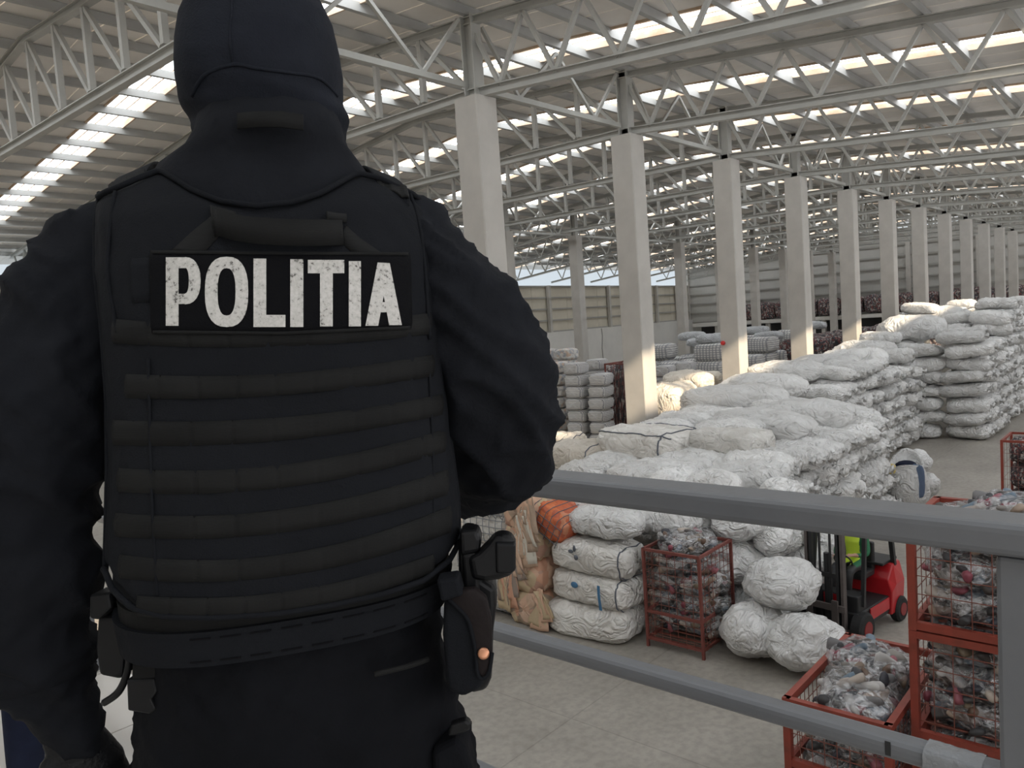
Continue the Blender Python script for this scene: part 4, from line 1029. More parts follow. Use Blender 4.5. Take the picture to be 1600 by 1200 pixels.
# ---- big bales
def ring_seam(x, b, c, r=0.012):
    return tube([(x, b*1.035*sgnpow(math.cos(t), 2/3.6), c*1.045*sgnpow(math.sin(t), 2/3.6)) for t in np.linspace(0, 2*math.pi, 40)], r, 6, cap=False)
def bale_seam(me, kind, idx, r=0.012, nu=30, nv=32):
    V = [v.co.copy() for v in me.vertices]
    if kind == 'ring': p = [V[idx*nv+k]*1.004 for k in range(nv)]; p.append(p[0])
    else: p = [V[i*nv+idx]*1.004 for i in range(2, nu-2)]
    return tube(p, r, 6, cap=(kind != 'ring'))
def bigbale(x, y, ztop, sx, sy, sz, rz, kind, label, seams=0, group=None, tilt=0.0):
    me = rnd.choice(kind); o = put('bale', me, (x, y, ztop-sz/2*1.0), (tilt, rnd.uniform(-.03, .03), rz), (sy/1.4, sx/1.0, sz/0.6), label, 'bale', group)
    if kind in (BALE, CBALE):
        if seams & 1: mk('seam', bale_seam(me, 'ring', 5), M['seam'], o, True)
        if seams & 2: mk('seam', bale_seam(me, 'line', 4), M['seam'], o, True); mk('seam', bale_seam(me, 'line', 12), M['seam'], o, True)
        if seams & 4: mk('seam', bale_seam(me, 'ring', 22), M['seam'], o, True)
    return o
H = math.pi/2
# stack of four next to the brown cage, from the floor up
b0 = bigbale(10.92, 8.08, 0.60, 1.05, 1.72, 0.62, H+0.05, BALE, 'white wrapped bale lying on the floor, bottom of the stack of four')
b1 = bigbale(10.98, 8.0, 1.14, 1.00, 1.62, 0.58, H-0.04, BALE, 'white bale with a blue strap, second from the floor in the stack of four', 1)
b2 = bigbale(10.98, 7.97, 1.72, 1.00, 1.60, 0.60, H+0.02, BALE, 'white bale with dark stains, third from the floor in the stack of four', 1)
b3 = bigbale(11.00, 7.80, 2.28, 0.95, 1.30, 0.58, H, SACKP, 'white bag on top of the stack of four bales')
mk('strap', ribbon([(-0.36, 0.545, 0.22), (-0.37, 0.56, 0.02), (-0.38, 0.545, -0.22)], np.array([0.022, 0, 0]), 0.012, np.array([0, 1.0, 0])), M['blue'], b1)
mk('print_mark', join(sph((0.12, 0.52, 0.12), (0.07, 0.02, 0.06), 10, 6)), M['blue'], b1, True)
mk('stain', join(sph((0.20, 0.52, 0.14), (0.05, 0.02, 0.035), 8, 5), sph((0.10, 0.53, 0.05), (0.04, 0.02, 0.05), 8, 5), sph((0.14, 0.51, 0.20), (0.025, 0.02, 0.06), 8, 5)), M['seam'], b2, True)
bigbale(12.0, 8.6, 2.30, 1.1, 1.5, 0.7, H, SACKP, 'white bag wedged behind the stack of four bales')
bigbale(12.0, 7.3, 2.25, 1.1, 1.4, 0.7, H+0.2, SACKP, 'white bag behind the brown cage and beside the stack of four')
# the seamed bales seen over the top rail
BB = [(15.35, 9.55, 3.02, 1.75, 2.05, 0.80, H-0.10, BALE, 'big white bale with dark seams in the middle above the top rail', 3),
      (13.95, 8.95, 2.42, 1.45, 1.95, 0.72, H+0.16, BALE, 'stained white bale with one dark end seam just above the top rail', 1),
      (14.6, 8.55, 2.45, 1.3, 0.9, 0.7, H, BALE, 'short white bale end poking out under the seamed bale', 1),
      (13.3, 7.55, 2.15, 1.3, 1.6, 0.65, H+0.1, BALE, 'white bale half hidden by the top rail below the stained one', 0),
      (14.55, 11.1, 2.70, 1.4, 1.5, 0.75, H+0.1, CBALE, 'cream bale with red edging left of the seamed bales', 5),
      (14.3, 10.45, 2.25, 1.3, 1.6, 0.7, H-0.15, CBALE, 'dirty cream bale next to the officer\'s elbow', 1),
      (15.4, 12.2, 2.75, 1.2, 1.3, 0.75, H+0.3, CBALE, 'sunlit cream bale beside the officer\'s elbow, furthest left', 1),
      (17.1, 10.3, 2.62, 1.5, 1.8, 0.7, H, CBALE, 'flat cream bale at the foot of the second white column', 0),
      (16.4, 11.9, 2.10, 1.3, 1.8, 0.7, H, CBALE, 'cream bale low under the sunlit one', 0),
      (15.9, 7.75, 2.95, 1.25, 1.75, 0.62, H-0.12, BALE, 'white bale on top of a pair right of the seamed bales', 0),
      (15.7, 7.65, 2.40, 1.3, 1.85, 0.62, H-0.08, BALE, 'white bale under another right of the seamed bales', 0),
      (14.3, 6.95, 2.28, 1.35, 2.1, 0.68, H-0.22, BALE, 'long white bale resting on the heap behind the top rail', 1),
      (12.9, 9.8, 2.1, 1.3, 1.8, 0.7, H, CBALE, 'cream bale low behind the railing near the officer', 0)]
for q in BB: bigbale(*q)
# large loose bags draped on the heap by the columns
LB = [(20.2, 9.7, 3.45, 1.9, 2.6, 0.85, H+0.25, SACKP, 'huge white bag draped on the heap in front of the third column'), (20.0, 9.2, 2.85, 1.7, 2.4, 0.8, H+0.2, SACKP, 'huge white bag under the draped one in front of the third column'),
      (22.6, 9.9, 3.55, 2.0, 2.4, 0.9, H-0.1, SACKP, 'large white bag at the foot of the third column'), (18.0, 7.9, 3.08, 1.8, 2.5, 0.8, H-0.35, SACKP, 'large white bag spread across the top of the near heap'),
      (19.8, 7.6, 3.12, 1.8, 2.2, 0.85, H+0.1, SACKP, 'large white bag with a loose fold on the near heap'), (21.6, 7.4, 2.75, 1.6, 2.0, 0.8, H, SACKP, 'large white bag on the sloping end of the near heap'),
      (21.7, 12.75, 3.35, 1.8, 1.7, 1.1, H, CBALE, 'tall sunlit cream bale just right of the second column'), (25.4, 10.3, 3.72, 2.0, 2.2, 0.8, H, SACKP, 'sunlit white bag between the third and fourth columns'),
      (27.8, 9.9, 3.75, 1.9, 2.1, 0.8, H+0.3, SACKP, 'white bag lying below the fourth column'), (24.6, 13.3, 3.5, 1.8, 1.8, 0.8, H, CBALE, 'cream bale behind the third column'),
      (30.0, 9.6, 3.8, 1.9, 2.1, 0.85, H, SACKP, 'white bag just right of the fourth column'), (32.4, 9.9, 3.95, 1.9, 2.1, 0.9, H+.2, SACKP, 'pale bag glowing in sunlight below the fifth column'),
      (36.5, 9.2, 4.75, 2.2, 2.4, 1.2, H+.2, SACKP, 'peaked white bag on the crest of the far heap'), (41.0, 9.3, 5.0, 2.2, 2.6, 1.1, H, SACKP, 'rounded white bag on the highest part of the far heap')]
for q in LB: bigbale(*q)
for (x, y, zt, h_) in [(21.7, 12.75, 2.28, 1.15), (21.7, 12.75, 1.16, 1.18), (24.6, 13.3, 2.74, 1.35), (24.6, 13.3, 1.42, 1.42)]: bigbale(x, y, zt, 1.7, 1.7, h_, H, CBALE, 'cream bale hidden low behind the column row under another bale', 0, 'cream bales under the sunlit ones')
# slumped open bag with blue cloth at the end of the near heap
ob = tag(empty('open_bag', (22.05, 5.78, 0)), 'torn open white bag spilling blue and yellow cloth at the end of the heap', 'bag')
def bagmouth(seed):                    # upright bag with an open, rolled mouth
    rg_ = []
    for z, r in ((0.0, 0.30), (0.05, 0.46), (0.35, 0.55), (0.75, 0.52), (1.05, 0.44), (1.22, 0.40), (1.30, 0.42), (1.27, 0.36), (1.12, 0.34)):
        rg_.append([(-0.32*z*0.5+r*math.cos(a)*(1+0.07*lump((math.cos(a), math.sin(a), z*2), 2.0, seed)), r*math.sin(a)*(1+0.07*lump((math.cos(a), math.sin(a), z*2+3), 2.0, seed))-0.05*z, z+0.10*math.sin(a*2+1)*(z > 1)-0.25*math.cos(a)*(z > 0.9)*-0.6+0.03*lump((math.cos(a)*2, math.sin(a)*2, z*3), 2.0, seed+4)) for a in [2*math.pi*k/36 for k in range(36)]])
    return loft(rg_)
mk('bag', bagmouth(5), M['sack'], ob, True)
mk('blue_cloth', (lambda v: ([(x-0.20, y-0.05, z+1.16) for x, y, z in v[0]], v[1]))(sack(301, 0.26, 0.26, 0.12, tuft=False, fold=2)), M['navy'], ob, True)
bluegrey = mat('blue grey cloth', (0.10, 0.14, 0.22), 0.8, bump=0.4, bscale=20)
mk('hanging_cloth', (lambda v: ([(-0.42+z*0.8, -0.36+x*0.25+0.3*y*0, 0.80+y*1.5) for x, y, z in v[0]], v[1]))(sack(302, 0.75, 0.32, 0.10, tuft=False, fold=2)), bluegrey, ob, True)
mk('yellow_cloth', (lambda v: ([(x*0.5-0.52, y+0.20, z*2.0+1.10) for x, y, z in v[0]], v[1]))(sack(303, 0.16, 0.14, 0.10, tuft=False, fold=2)), mat('yellow cloth', (0.60, 0.48, 0.18), 0.8), ob, True)
put('sack', RBAG[2], (22.85, 5.62, 0.42), (0.1, 0.2, 1.0), (1.0, 0.9, 0.95), 'white sack slumped on the floor beyond the torn open bag', 'sack', None)
put('sack', RBAG[4], (22.75, 5.75, 1.05), (0.3, 0.2, 2.0), (0.85, 0.8, 0.9), 'white sack leaning behind the torn open bag', 'sack', None)
# dark textile bales tucked under the white bags and behind the columns
DK = [(17.6, 9.9, 2.72, 1.0, 1.2, 0.5, 'dark red clothing bale peeping out behind the seamed bale'), (18.6, 10.6, 2.78, 1.0, 1.3, 0.5, 'red and black clothing bale at the foot of the second column'),
      (17.0, 8.6, 2.62, 1.0, 0.9, 0.5, 'dark red clothing bale squeezed between two white bales')]
for (x, y, zt, sx, sy, sz, lb) in DK: bigbale(x, y, zt, sx, sy, sz, H, DBALE, lb)
for i, x in enumerate((41, 44.5, 48, 52, 56, 60, 64.5)):
    for l in range(3): bigbale(x, 15.5+0.3*math.sin(i), 1.3+l*1.25, 1.6, 2.6, 1.3, H, DBALE, 'dark mixed clothing bale in the wall of bales behind the column row', 0, 'dark bales behind the column row')
for i, x in enumerate((30.5, 33.0)):
    for l in range(2): bigbale(x, 21.0, 1.7+l*1.6, 1.6, 2.0, 1.6, H, DBALE, 'dark red clothing bale standing far behind the second column', 0, 'dark bales far behind the second column')
# tied bundles of pale fabric, stacked in towers left of the second column
def bundle(seed):
    out = sack(seed, 0.46, 0.36, 0.25, p=5, e=4.2, nu=22, nv=34, tuft=False, fold=0.5, flat=0.85)
    return [(x*(1+0.03*math.sin(z*75)), y*(1+0.03*math.sin(z*75)), z) for x, y, z in out[0]], out[1]
def striped():
    m, nt, b = nodemat('tied pale fabric'); tc = N(nt, 'ShaderNodeTexCoord')
    w1 = N(nt, 'ShaderNodeTexWave', Scale=5.0, Distortion=1.5); w1.bands_direction = 'Z'; nt.links.new(tc.outputs['Object'], w1.inputs['Vector'])
    w2 = N(nt, 'ShaderNodeTexWave', Scale=3.2, Distortion=0.6); w2.bands_direction = 'X'; nt.links.new(tc.outputs['Object'], w2.inputs['Vector'])
    mm = N(nt, 'ShaderNodeMath', operation='MULTIPLY'); nt.links.new(w1.outputs['Fac'], mm.inputs[0]); nt.links.new(w2.outputs['Fac'], mm.inputs[1])
    nt.links.new(ramp(nt, mm.outputs[0], [(0.08, (0.30, 0.30, 0.31)), (0.35, (0.66, 0.64, 0.61))]), b.inputs['Base Color']); b.inputs['Roughness'].default_value = 0.85; return m
M['striped'] = striped()
BUN = [mesh('bundle', bundle(200+i), M['striped'] if i < 2 else M['pale_rags'], True) for i in range(4)]
def along(px, X):                      # ground point at hall depth X in the direction of an image column
    r = CR*((px-800)/F) - CU*((600-600)/F) + CF
    return X, float(r[1]/r[0]*X)
for t_, (px_, X_, n, kd) in enumerate([(872, 25.5, 8, 2), (903, 25.2, 8, 0), (938, 25.4, 7, 1), (934, 27.0, 8, 0), (888, 27.0, 9, 3), (860, 27.2, 9, 3), (1040, 29.0, 7, 1), (1075, 31.0, 7, 0), (1012, 31.5, 7, 1)]):
    x, y = along(px_, X_)
    for l in range(n):
        put('bundle', BUN[kd], (x+rnd.uniform(-.05, .05), y+rnd.uniform(-.05, .05), 0.25+l*0.48), (0, 0, rnd.uniform(-.12, .12)+0.1), (1.0, 1.08, 1.0), 'tied pale fabric bundle in the towers by the second column, %s from the floor' % ORD(l), 'bundle', 'fabric bundles in towers')
# grey-white bundles far behind the row
for i in range(9):
    for j_ in range(3):
        nl = 4 if (i+j_) % 3 else 5
        for l in range(nl):
            put('bundle', BUN[(i+j_) % 2], (33.5+i*1.75+rnd.uniform(-.1, .1), 17.0+j_*1.9+rnd.uniform(-.1, .1), 0.41+l*0.80), (0, 0, H+rnd.uniform(-.12, .12)), (1.65, 1.9, 1.68), 'grey white fabric bundle stacked behind the column row, %s from the floor' % ORD(l), 'bundle', 'grey bundles behind the column row')
for i in range(7):
    put('sack', GSACK[i % 4], (34+i*2.2, 17.3+1.7*(i % 3), 4.2-0.25*(i % 2)), (0, 0, rnd.uniform(0, 3)), (0.95, 1.25, 0.9), 'loose grey sack on top of the bundles behind the column row', 'sack', 'grey sacks behind the column row')
# bales on the end platform
for i in range(12):
    put('bale', DBALE[i % 4], (82.9, 12.5+i*2.3, 5.03), (0, 0, H+rnd.uniform(-.2, .2)), (1.6, 1.5, 3.0), 'dark clothing bale on the platform along the end wall', 'bale', 'bales on the end platform')
# ---- net-wrapped white bales and the peach clothing pillar by the officer's hip
def netbale(x, y, z, sx, sy, sz, label):
    o = bigbale(x, y, z+sz/2, sx, sy, sz, H, BALE, label, 0, None)
    t = []
    for q in np.linspace(-0.6, 0.6, 8): t.append(ring_seam(q, 0.5, 0.3, 0.008))
    for s in (-1, 1):
        for zz in (-0.18, -0.06, 0.06, 0.18): t.append(tube([(u, s*0.52*(1 if abs(u) < 0.6 else 0.93), zz) for u in np.linspace(-0.66, 0.66, 8)], 0.008, 5))
    n_ = mk('net', join(*t), M['net'], o, True); n_['kind'] = 'stuff'
for i, (y, z) in enumerate([(10.45, 0.36), (10.5, 1.02), (10.4, 1.68), (10.45, 2.2)]):
    netbale(11.0, y, z, 1.0, 1.35, 0.7, '%s white bale wrapped in grey net beside the peach clothing' % ['bottom', 'second lowest', 'second highest', 'topmost'][i])
pe = tag(empty('clothing_bale', (10.8, 9.28, 0)), 'tall pillar of loose peach and beige clothes next to the netted bales', 'clothing bale')
for i in range(4): mk('clothing', (lambda v: ([(x*0.62, y*0.9+0.02, z*1.1+0.34+i*0.6) for x, y, z in v[0]], v[1]))(bale(400+i, 0.7, 0.48, 0.32, fold=3.0)), M['peach'], pe, True)
gcols = [mat('garment cloth', c, 0.85, bump=0.4, bscale=25) for c in PAL_PEACH[:6]]+[mat('garment cloth', (0.62, 0.58, 0.50), 0.85), mat('garment cloth', (0.30, 0.24, 0.20), 0.85)]
def garment(seed, L, wd):
    r_ = random.Random(seed); rows_ = []
    for i in range(10):
        u = i/9; w_ = wd*(0.55+0.6*u+0.2*math.sin(u*5+seed)); c = 0.05*math.sin(u*4+seed)
        rows_.append([(-(0.03+0.020*math.sin(k*0.8+seed+u*2))-(0.02 if s else 0), c+w_*(k/8-0.5), -L*u) for s, k in [(1, k) for k in range(9)]+[(0, k) for k in range(8, -1, -1)]])
    return loft(rows_)
for i in range(34):
    yy = -0.44+0.88*((i*0.381966) % 1); zz = 0.55+2.0*((i*0.6180339+0.13) % 1)
    mk('garment', garment(i, 0.45+0.35*((i*0.77) % 1), 0.20+0.14*((i*0.31) % 1)), gcols[i % 8], pe, True, loc=(-0.42, yy, zz), rot=(rnd.uniform(-.25, .25), 0, 0))
on_ = tag(empty('clothing_bale', (10.9, 8.78, 2.0)), 'orange clothing bale in a dark net on top of the peach pillar', 'clothing bale')
mk('clothing', (lambda v: ([(x*0.62, y*0.95, z*0.9) for x, y, z in v[0]], v[1]))(bale(410, 0.7, 0.5, 0.3, fold=2.0)), M['orange'], on_, True, rot=(0.5, 0, 0))
nn_ = mk('net', join(*[tube([(-0.46, y, z) for z in (-0.26, 0.0, 0.24)]+[(-0.3, y, 0.30), (0.3, y, 0.30)], 0.008, 5) for y in np.linspace(-0.42, 0.42, 7) for z in (0,)], *[tube([(-0.47, y, z) for y in (-0.44, 0, 0.44)], 0.008, 5) for z in (-0.18, -0.03, 0.12)]), M['seam'], on_, True, rot=(0.5, 0, 0)); nn_['kind'] = 'stuff'

# ---- clear bags of shoes
SHP = [(0.03, 0.028, 0.028), (0.32, 0.24, 0.18), (0.55, 0.53, 0.51), (0.06, 0.05, 0.045), (0.16, 0.10, 0.07), (0.40, 0.34, 0.29), (0.22, 0.05, 0.07), (0.13, 0.18, 0.23), (0.14, 0.135, 0.135), (0.50, 0.42, 0.35), (0.04, 0.04, 0.05), (0.32, 0.10, 0.12), (0.08, 0.07, 0.065), (0.20, 0.15, 0.10), (0.035, 0.03, 0.03), (0.24, 0.22, 0.20), (0.05, 0.05, 0.055), (0.46, 0.44, 0.42)]
def shoe(c, d, sc_):
    prof_ = [(-0.15, 0.038, 0.055), (-0.12, 0.046, 0.075), (-0.05, 0.040, 0.07), (0.02, 0.044, 0.055), (0.09, 0.050, 0.038), (0.14, 0.036, 0.026), (0.155, 0.012, 0.012)]
    q = Vector((1, 0, 0)).rotation_difference(Vector(d)); q = q @ Quaternion((1, 0, 0), random.uniform(0, 6.28))
    rg_ = [[Vector(c)+q @ (Vector((x, w_*math.cos(a), h*math.sin(a)*(1.3 if math.sin(a) > 0 else 0.6)))*sc_) for a in [2*math.pi*k/8 for k in range(8)]] for x, w_, h in prof_]
    return loft(rg_)
def shoebag(seed, a, b, c, n):
    r_ = random.Random(seed); random.seed(seed); shell_ = sack(seed, a, b, c, p=3.6, e=3.2, nu=30, nv=30, tuft=False, fold=2.4)
    V, Fc, cols = [], [], []
    for i in range(n):
        while True:
            p = (r_.uniform(-1, 1), r_.uniform(-1, 1), r_.uniform(-1, 1)); q = sum(abs(t)**3.2 for t in p)
            if 0.25 < q < 0.62: break
        v, f = shoe((p[0]*a, p[1]*b, p[2]*c), (r_.uniform(-1, 1), r_.uniform(-1, 1), r_.uniform(-.5, .5)), r_.uniform(0.8, 1.05)); o = len(V)
        V += v; Fc += [tuple(k+o for k in g) for g in f]; col = r_.choice(SHP); j_ = r_.uniform(0.8, 1.15); cols += [tuple(t*j_ for t in col)]*len(f)
    me = mesh('shoes', (V, Fc), M['shoes'], True); at = me.attributes.new('tint', 'FLOAT_COLOR', 'FACE')
    at.data.foreach_set('color', [t for c_ in cols for t in (*c_, 1)])
    core = sack(seed+50, a*0.62, b*0.62, c*0.62, tuft=False, nu=14, nv=14)
    return mesh('film', shell_, M['film'], True), me, mesh('inner_pile', core, M['dark_cloth'], True)
SB = [shoebag(500+i, 0.46, 0.36, 0.23, 60) for i in range(4)]
def put_shoebag(i, loc, rz, sc_, label, group):
    o = tag(empty('shoe_bag', loc, rz), label, 'bag', group); f, s, c = SB[i % 4]
    o.scale = sc_
    link('film', f, o); link('shoes', s, o)['kind'] = 'stuff'; link('inner_pile', c, o)
    return o
# ---- red mesh cages
def cage(x, y, z, lx, ly, h, mt, label, mid=(), pitch=0.16, rz=0.0, post=0.055, open_front=False, foot=0.1, group=None):
    o = tag(empty('mesh_cage', (x, y, z), rz), label, 'cage', group)
    for cx in (0, lx):
        for cy in (0, ly): mk('post', box((cx, cy, h/2), (post, post, h)), mt, o)
    for zz in (foot+0.05, h-post/2)+tuple(mid):
        for cx in (0, lx): mk('rail', box((cx, ly/2, zz), (post*0.9, ly, post)), mt, o)
        for cy in (0, ly): mk('rail', box((lx/2, cy, zz), (lx, post*0.9, post)), mt, o)
    for i in range(5): mk('base_slat', box((lx*(i+0.5)/5, ly/2, foot+0.02), (0.05, ly, 0.02)), M['wire'], o)
    def panel(p0, du, L):
        t = []
        n = max(2, int(L/pitch)); 
        for i in range(1, n): p = Vector(p0)+Vector(du)*(L*i/n); t.append(bar(p+Vector((0, 0, foot)), p+Vector((0, 0, h)), 0.007))
        m_ = int((h-foot)/pitch)
        for i in range(1, m_): zz = foot+(h-foot)*i/m_; t.append(bar(Vector(p0)+Vector((0, 0, zz)), Vector(p0)+Vector(du)*L+Vector((0, 0, zz)), 0.007))
        q = mk('mesh_panel', join(*t), M['wire'], o); q['kind'] = 'stuff'
    panel((0, 0, 0), (0, 1, 0), ly); panel((lx, 0, 0), (0, 1, 0), ly); panel((0, 0, 0), (1, 0, 0), lx); panel((0, ly, 0), (1, 0, 0), lx)
    return o
cage(10.86, 5.93, 0, 1.12, 1.03, 1.70, M['browncage'], 'brown red mesh cage of bagged shoes beside the stack of four bales', mid=(0.62,), pitch=0.13, post=0.045)
nb = 0
for l, (zz, k) in enumerate([(0.36, 2), (0.70, 2), (1.05, 2), (1.40, 1), (1.72, 1)]):
    for i in range(k):
        put_shoebag(nb, (11.42+(0.0 if k == 1 else 0.02), 6.44+(0 if k == 1 else (-0.25 if i else 0.25)), zz), H+0.1*nb, (0.95 if k > 1 else 1.05, 0.62 if k > 1 else 1.0, 0.85), 'clear bag of shoes in the brown cage, %s' % ['bottom layer, left', 'bottom layer, right', 'second layer, left', 'second layer, right', 'third layer, left', 'third layer, right', 'just under the top', 'heaped on top'][nb], 'shoe bags in the brown cage'); nb += 1
cage(7.62, 2.22, 0, 1.93, 1.0, 1.50, M['redcage'], 'long red mesh cage at the bottom right with an open top', pitch=0.12, mid=(0.8,), post=0.075)
for i, (x, y, z, rz, s, lb) in enumerate([(8.15, 2.66, 1.36, 0.2, (1.05, 1.1, 1.25), 'clear bag of shoes at the near end of the open red cage'), (9.0, 2.78, 1.36, 1.2, (1.0, 1.2, 1.25), 'clear bag of shoes at the far end of the open red cage')]):
    put_shoebag(nb, (x, y, z), rz, s, lb, None); nb += 1
for l in range(3):
    for i in range(2): put_shoebag(nb, (8.1+0.92*i, 2.7, 0.36+0.36*l), 0.1*nb, (0.98, 1.2, 0.95), 'clear bag of shoes low inside the open red cage, %s layer, %s end' % (ORD(l), ['near', 'far'][i]), 'shoe bags low in the open red cage'); nb += 1
for lv in range(3):
    z0 = 1.10*lv+0.14
    cage(8.02, 1.06, z0, 1.05, 1.02, 1.095, M['redcage'], '%s red mesh cage of the stack behind the right railing post' % ['lowest', 'middle', 'topmost'][lv], pitch=0.17, foot=0.0, post=0.072)
    for l in range(3 if lv < 2 else 2):
        put_shoebag(nb, (8.54, 1.56, z0+0.25+0.34*l), H+0.3*nb, (1.03, 1.22, 0.92), 'clear bag of shoes inside the %s cage of the stack, %s bag' % (['lowest', 'middle', 'topmost'][lv], ['bottom', 'middle', 'upper'][l]), 'shoe bags in the %s stacked cage' % ['lowest', 'middle', 'topmost'][lv]); nb += 1
for i, (x, y, z, rz, s, lb) in enumerate([(8.66, 1.60, 3.27, 0.4, (0.92, 1.1, 0.95), 'clear bag of clothes heaped on the stacked cages, seen above the rail'), (8.8, 1.28, 3.42, 1.3, (0.85, 1.0, 0.8), 'clear bag heaped on the stacked cages at the right edge'), (8.42, 1.30, 3.26, 2.0, (0.8, 0.9, 0.75), 'clear bag sagging over the front of the stacked cages')]):
    put_shoebag(nb, (x, y, z), rz, s, lb, None); nb += 1
cage(21.5, 2.2, 0, 1.3, 1.3, 2.0, M['redcage'], 'distant red cage of mixed clothes at the right edge by the aisle', pitch=0.3)
for l in range(3): bigbale(22.15, 2.85, 0.75+0.62*l, 1.05, 1.1, 0.6, H, DBALE, 'dark clothing bundle inside the distant red cage', 0, 'clothing in the distant red cage')
cx_, cy_ = along(968, 26.2); cage(cx_, cy_-0.65, 0, 1.2, 1.3, 3.7, M['browncage'], 'tall dark red cage beside the fabric bundle towers', pitch=0.4)
bigbale(cx_+0.6, cy_, 3.5, 1.0, 1.05, 3.3, H, DBALE, 'dark red clothes filling the tall cage by the towers')

cage(6.2, 15.0, 0, 1.5, 1.5, 1.8, M['redcage'], 'red mesh cage of peach clothes glimpsed between the officer\'s arm and vest', pitch=0.2)
for l in range(3): bigbale(6.95, 15.75, 0.72+0.52*l, 1.25, 1.25, 0.54, H, PBALE, 'peach clothing bundle inside the cage glimpsed beside the vest', 0, 'peach bundles in the glimpsed cage')
bigbale(6.9, 13.6, 0.8, 1.2, 1.6, 0.8, 0.0, BALE, 'white bale on the floor in front of the glimpsed red cage')
# ---- people other than the officer
def figure(name, J, loc, rz, label, mats, regions, voxel=0.014):
    ps = [tube(smoothpath([J['pelvis'], (Vector(J['pelvis'])*0.5+Vector(J['chest'])*0.5), J['chest'], J['neck']], 4), list(np.interp(np.linspace(0, 3, 13), [0, 1, 2, 3], [0.155, 0.145, 0.165, 0.065])), 18, flat=0.75, up=(1, 0, 0)),
          tube([J['neck'], J['head']], [0.055, 0.055], 12), sph(J['head'], (0.092, 0.078, 0.118), 18, 14), sph(Vector(J['head'])+Vector((0.092, 0, -0.015)), (0.02, 0.014, 0.022), 8, 6)]
    for s in ('l', 'r'):
        A = [J['sh'+s], J['el'+s], J['wr'+s]]; ps += [tube(smoothpath(A, 5), list(np.interp(np.linspace(0, 2, 11), [0, 1, 2], [0.062, 0.047, 0.032])), 12), sph(A[0], 0.07, 12, 8)]
        d = (Vector(A[2])-Vector(A[1])).normalized(); w_ = Vector(A[2]); sd = d.cross(Vector((0.3, 0.2, 1))).normalized()
        ps.append(tube([w_-d*0.02, w_+d*0.03, w_+d*0.085], [0.03, 0.04, 0.034], 10, flat=0.6))
        for i in range(4): p = w_+d*0.075+sd*(0.018*(i-1.5)); ps.append(tube([p, p+d*0.04, p+d*(0.07+0.008*(i in (1, 2)))-Vector((0, 0, 0.02))], [0.011, 0.010, 0.008], 8))
        ps.append(tube([w_+d*0.02+sd*0.03, w_+d*0.05+sd*0.055, w_+d*0.08+sd*0.055], [0.014, 0.011, 0.009], 8))
        L_ = [J['hip'+s], J['kn'+s], J['an'+s]]; ps += [tube(smoothpath(L_, 5), list(np.interp(np.linspace(0, 2, 11), [0, 1, 2], [0.098, 0.068, 0.05])), 14), sph(L_[0], 0.10, 12, 8)]
        an = Vector(J['an'+s]); ps.append(tube([an+Vector((-0.05, 0, -0.035)), an+Vector((0.06, 0, -0.04)), an+Vector((0.17, 0, -0.05))], [0.045, 0.046, 0.032], 12))
    me = remesh(join(*ps), voxel, 2)
    for q in mats: me.materials.append(q)
    for f in me.polygons: f.material_index = regions(f.center)
    o = tag(empty(name, loc, rz), label, 'person'); link('body', me, o)
    hv, hf = sph(Vector(J['head'])+Vector((-0.012, 0, 0.016)), (0.096, 0.086, 0.118), 18, 14); hx, _, hz = J['head']
    mk('hair', (hv, [f for f in hf if sum(hv[i][2]-hz for i in f)/4 > 0.02 + 0.9*max(0, (sum(hv[i][0]-hx for i in f)/4)) or sum(hv[i][0]-hx for i in f)/4 < -0.04 and sum(hv[i][2]-hz for i in f)/4 > -0.06]), M['hair'], o, True)
    return o
# bystander at the railing, only a trouser leg shows past the officer's sleeve
JS = dict(pelvis=(0, 0, 0.98), chest=(0.07, 0, 1.29), neck=(0.12, 0, 1.43), head=(0.19, 0, 1.55), shl=(0.08, 0.19, 1.36), shr=(0.08, -0.19, 1.36), ell=(0.02, 0.24, 1.10), elr=(0.02, -0.24, 1.10), wrl=(0.06, 0.22, 0.84), wrr=(0.06, -0.22, 0.84),
          hipl=(0, 0.10, 0.92), hipr=(0, -0.10, 0.92), knl=(0.02, 0.11, 0.50), knr=(0.03, -0.11, 0.50), anl=(-0.01, 0.12, 0.095), anr=(0.01, -0.12, 0.095))
pb = PX(74, 1200, 2.55)
figure('person', JS, (pb[0], pb[1], ZM+0.003), YAW-math.pi/2, 'person in navy trousers mostly hidden behind the officer\'s hanging arm', [M['navy'], M['navy'], M['skin'], M['rubber']],
       lambda c: 2 if c.z > 1.45 or (abs(c.y) > 0.15 and c.x > 0.15 and c.z < 1.06 and c.z > 0.8) else (3 if c.z < 0.11 else (1 if c.z < 0.98 else 0)))
# ---- forklift with its driver
FA = math.radians(172); FX, FY = 13.5, 4.42; fl_ = empty('forklift', (FX, FY, 0), FA)
tag(fl_, 'red and black forklift parked behind the three white sacks', 'forklift')
def fk(name, vf, m, parent=None, **kw): return mk(name, vf, m, parent or fl_, **kw)
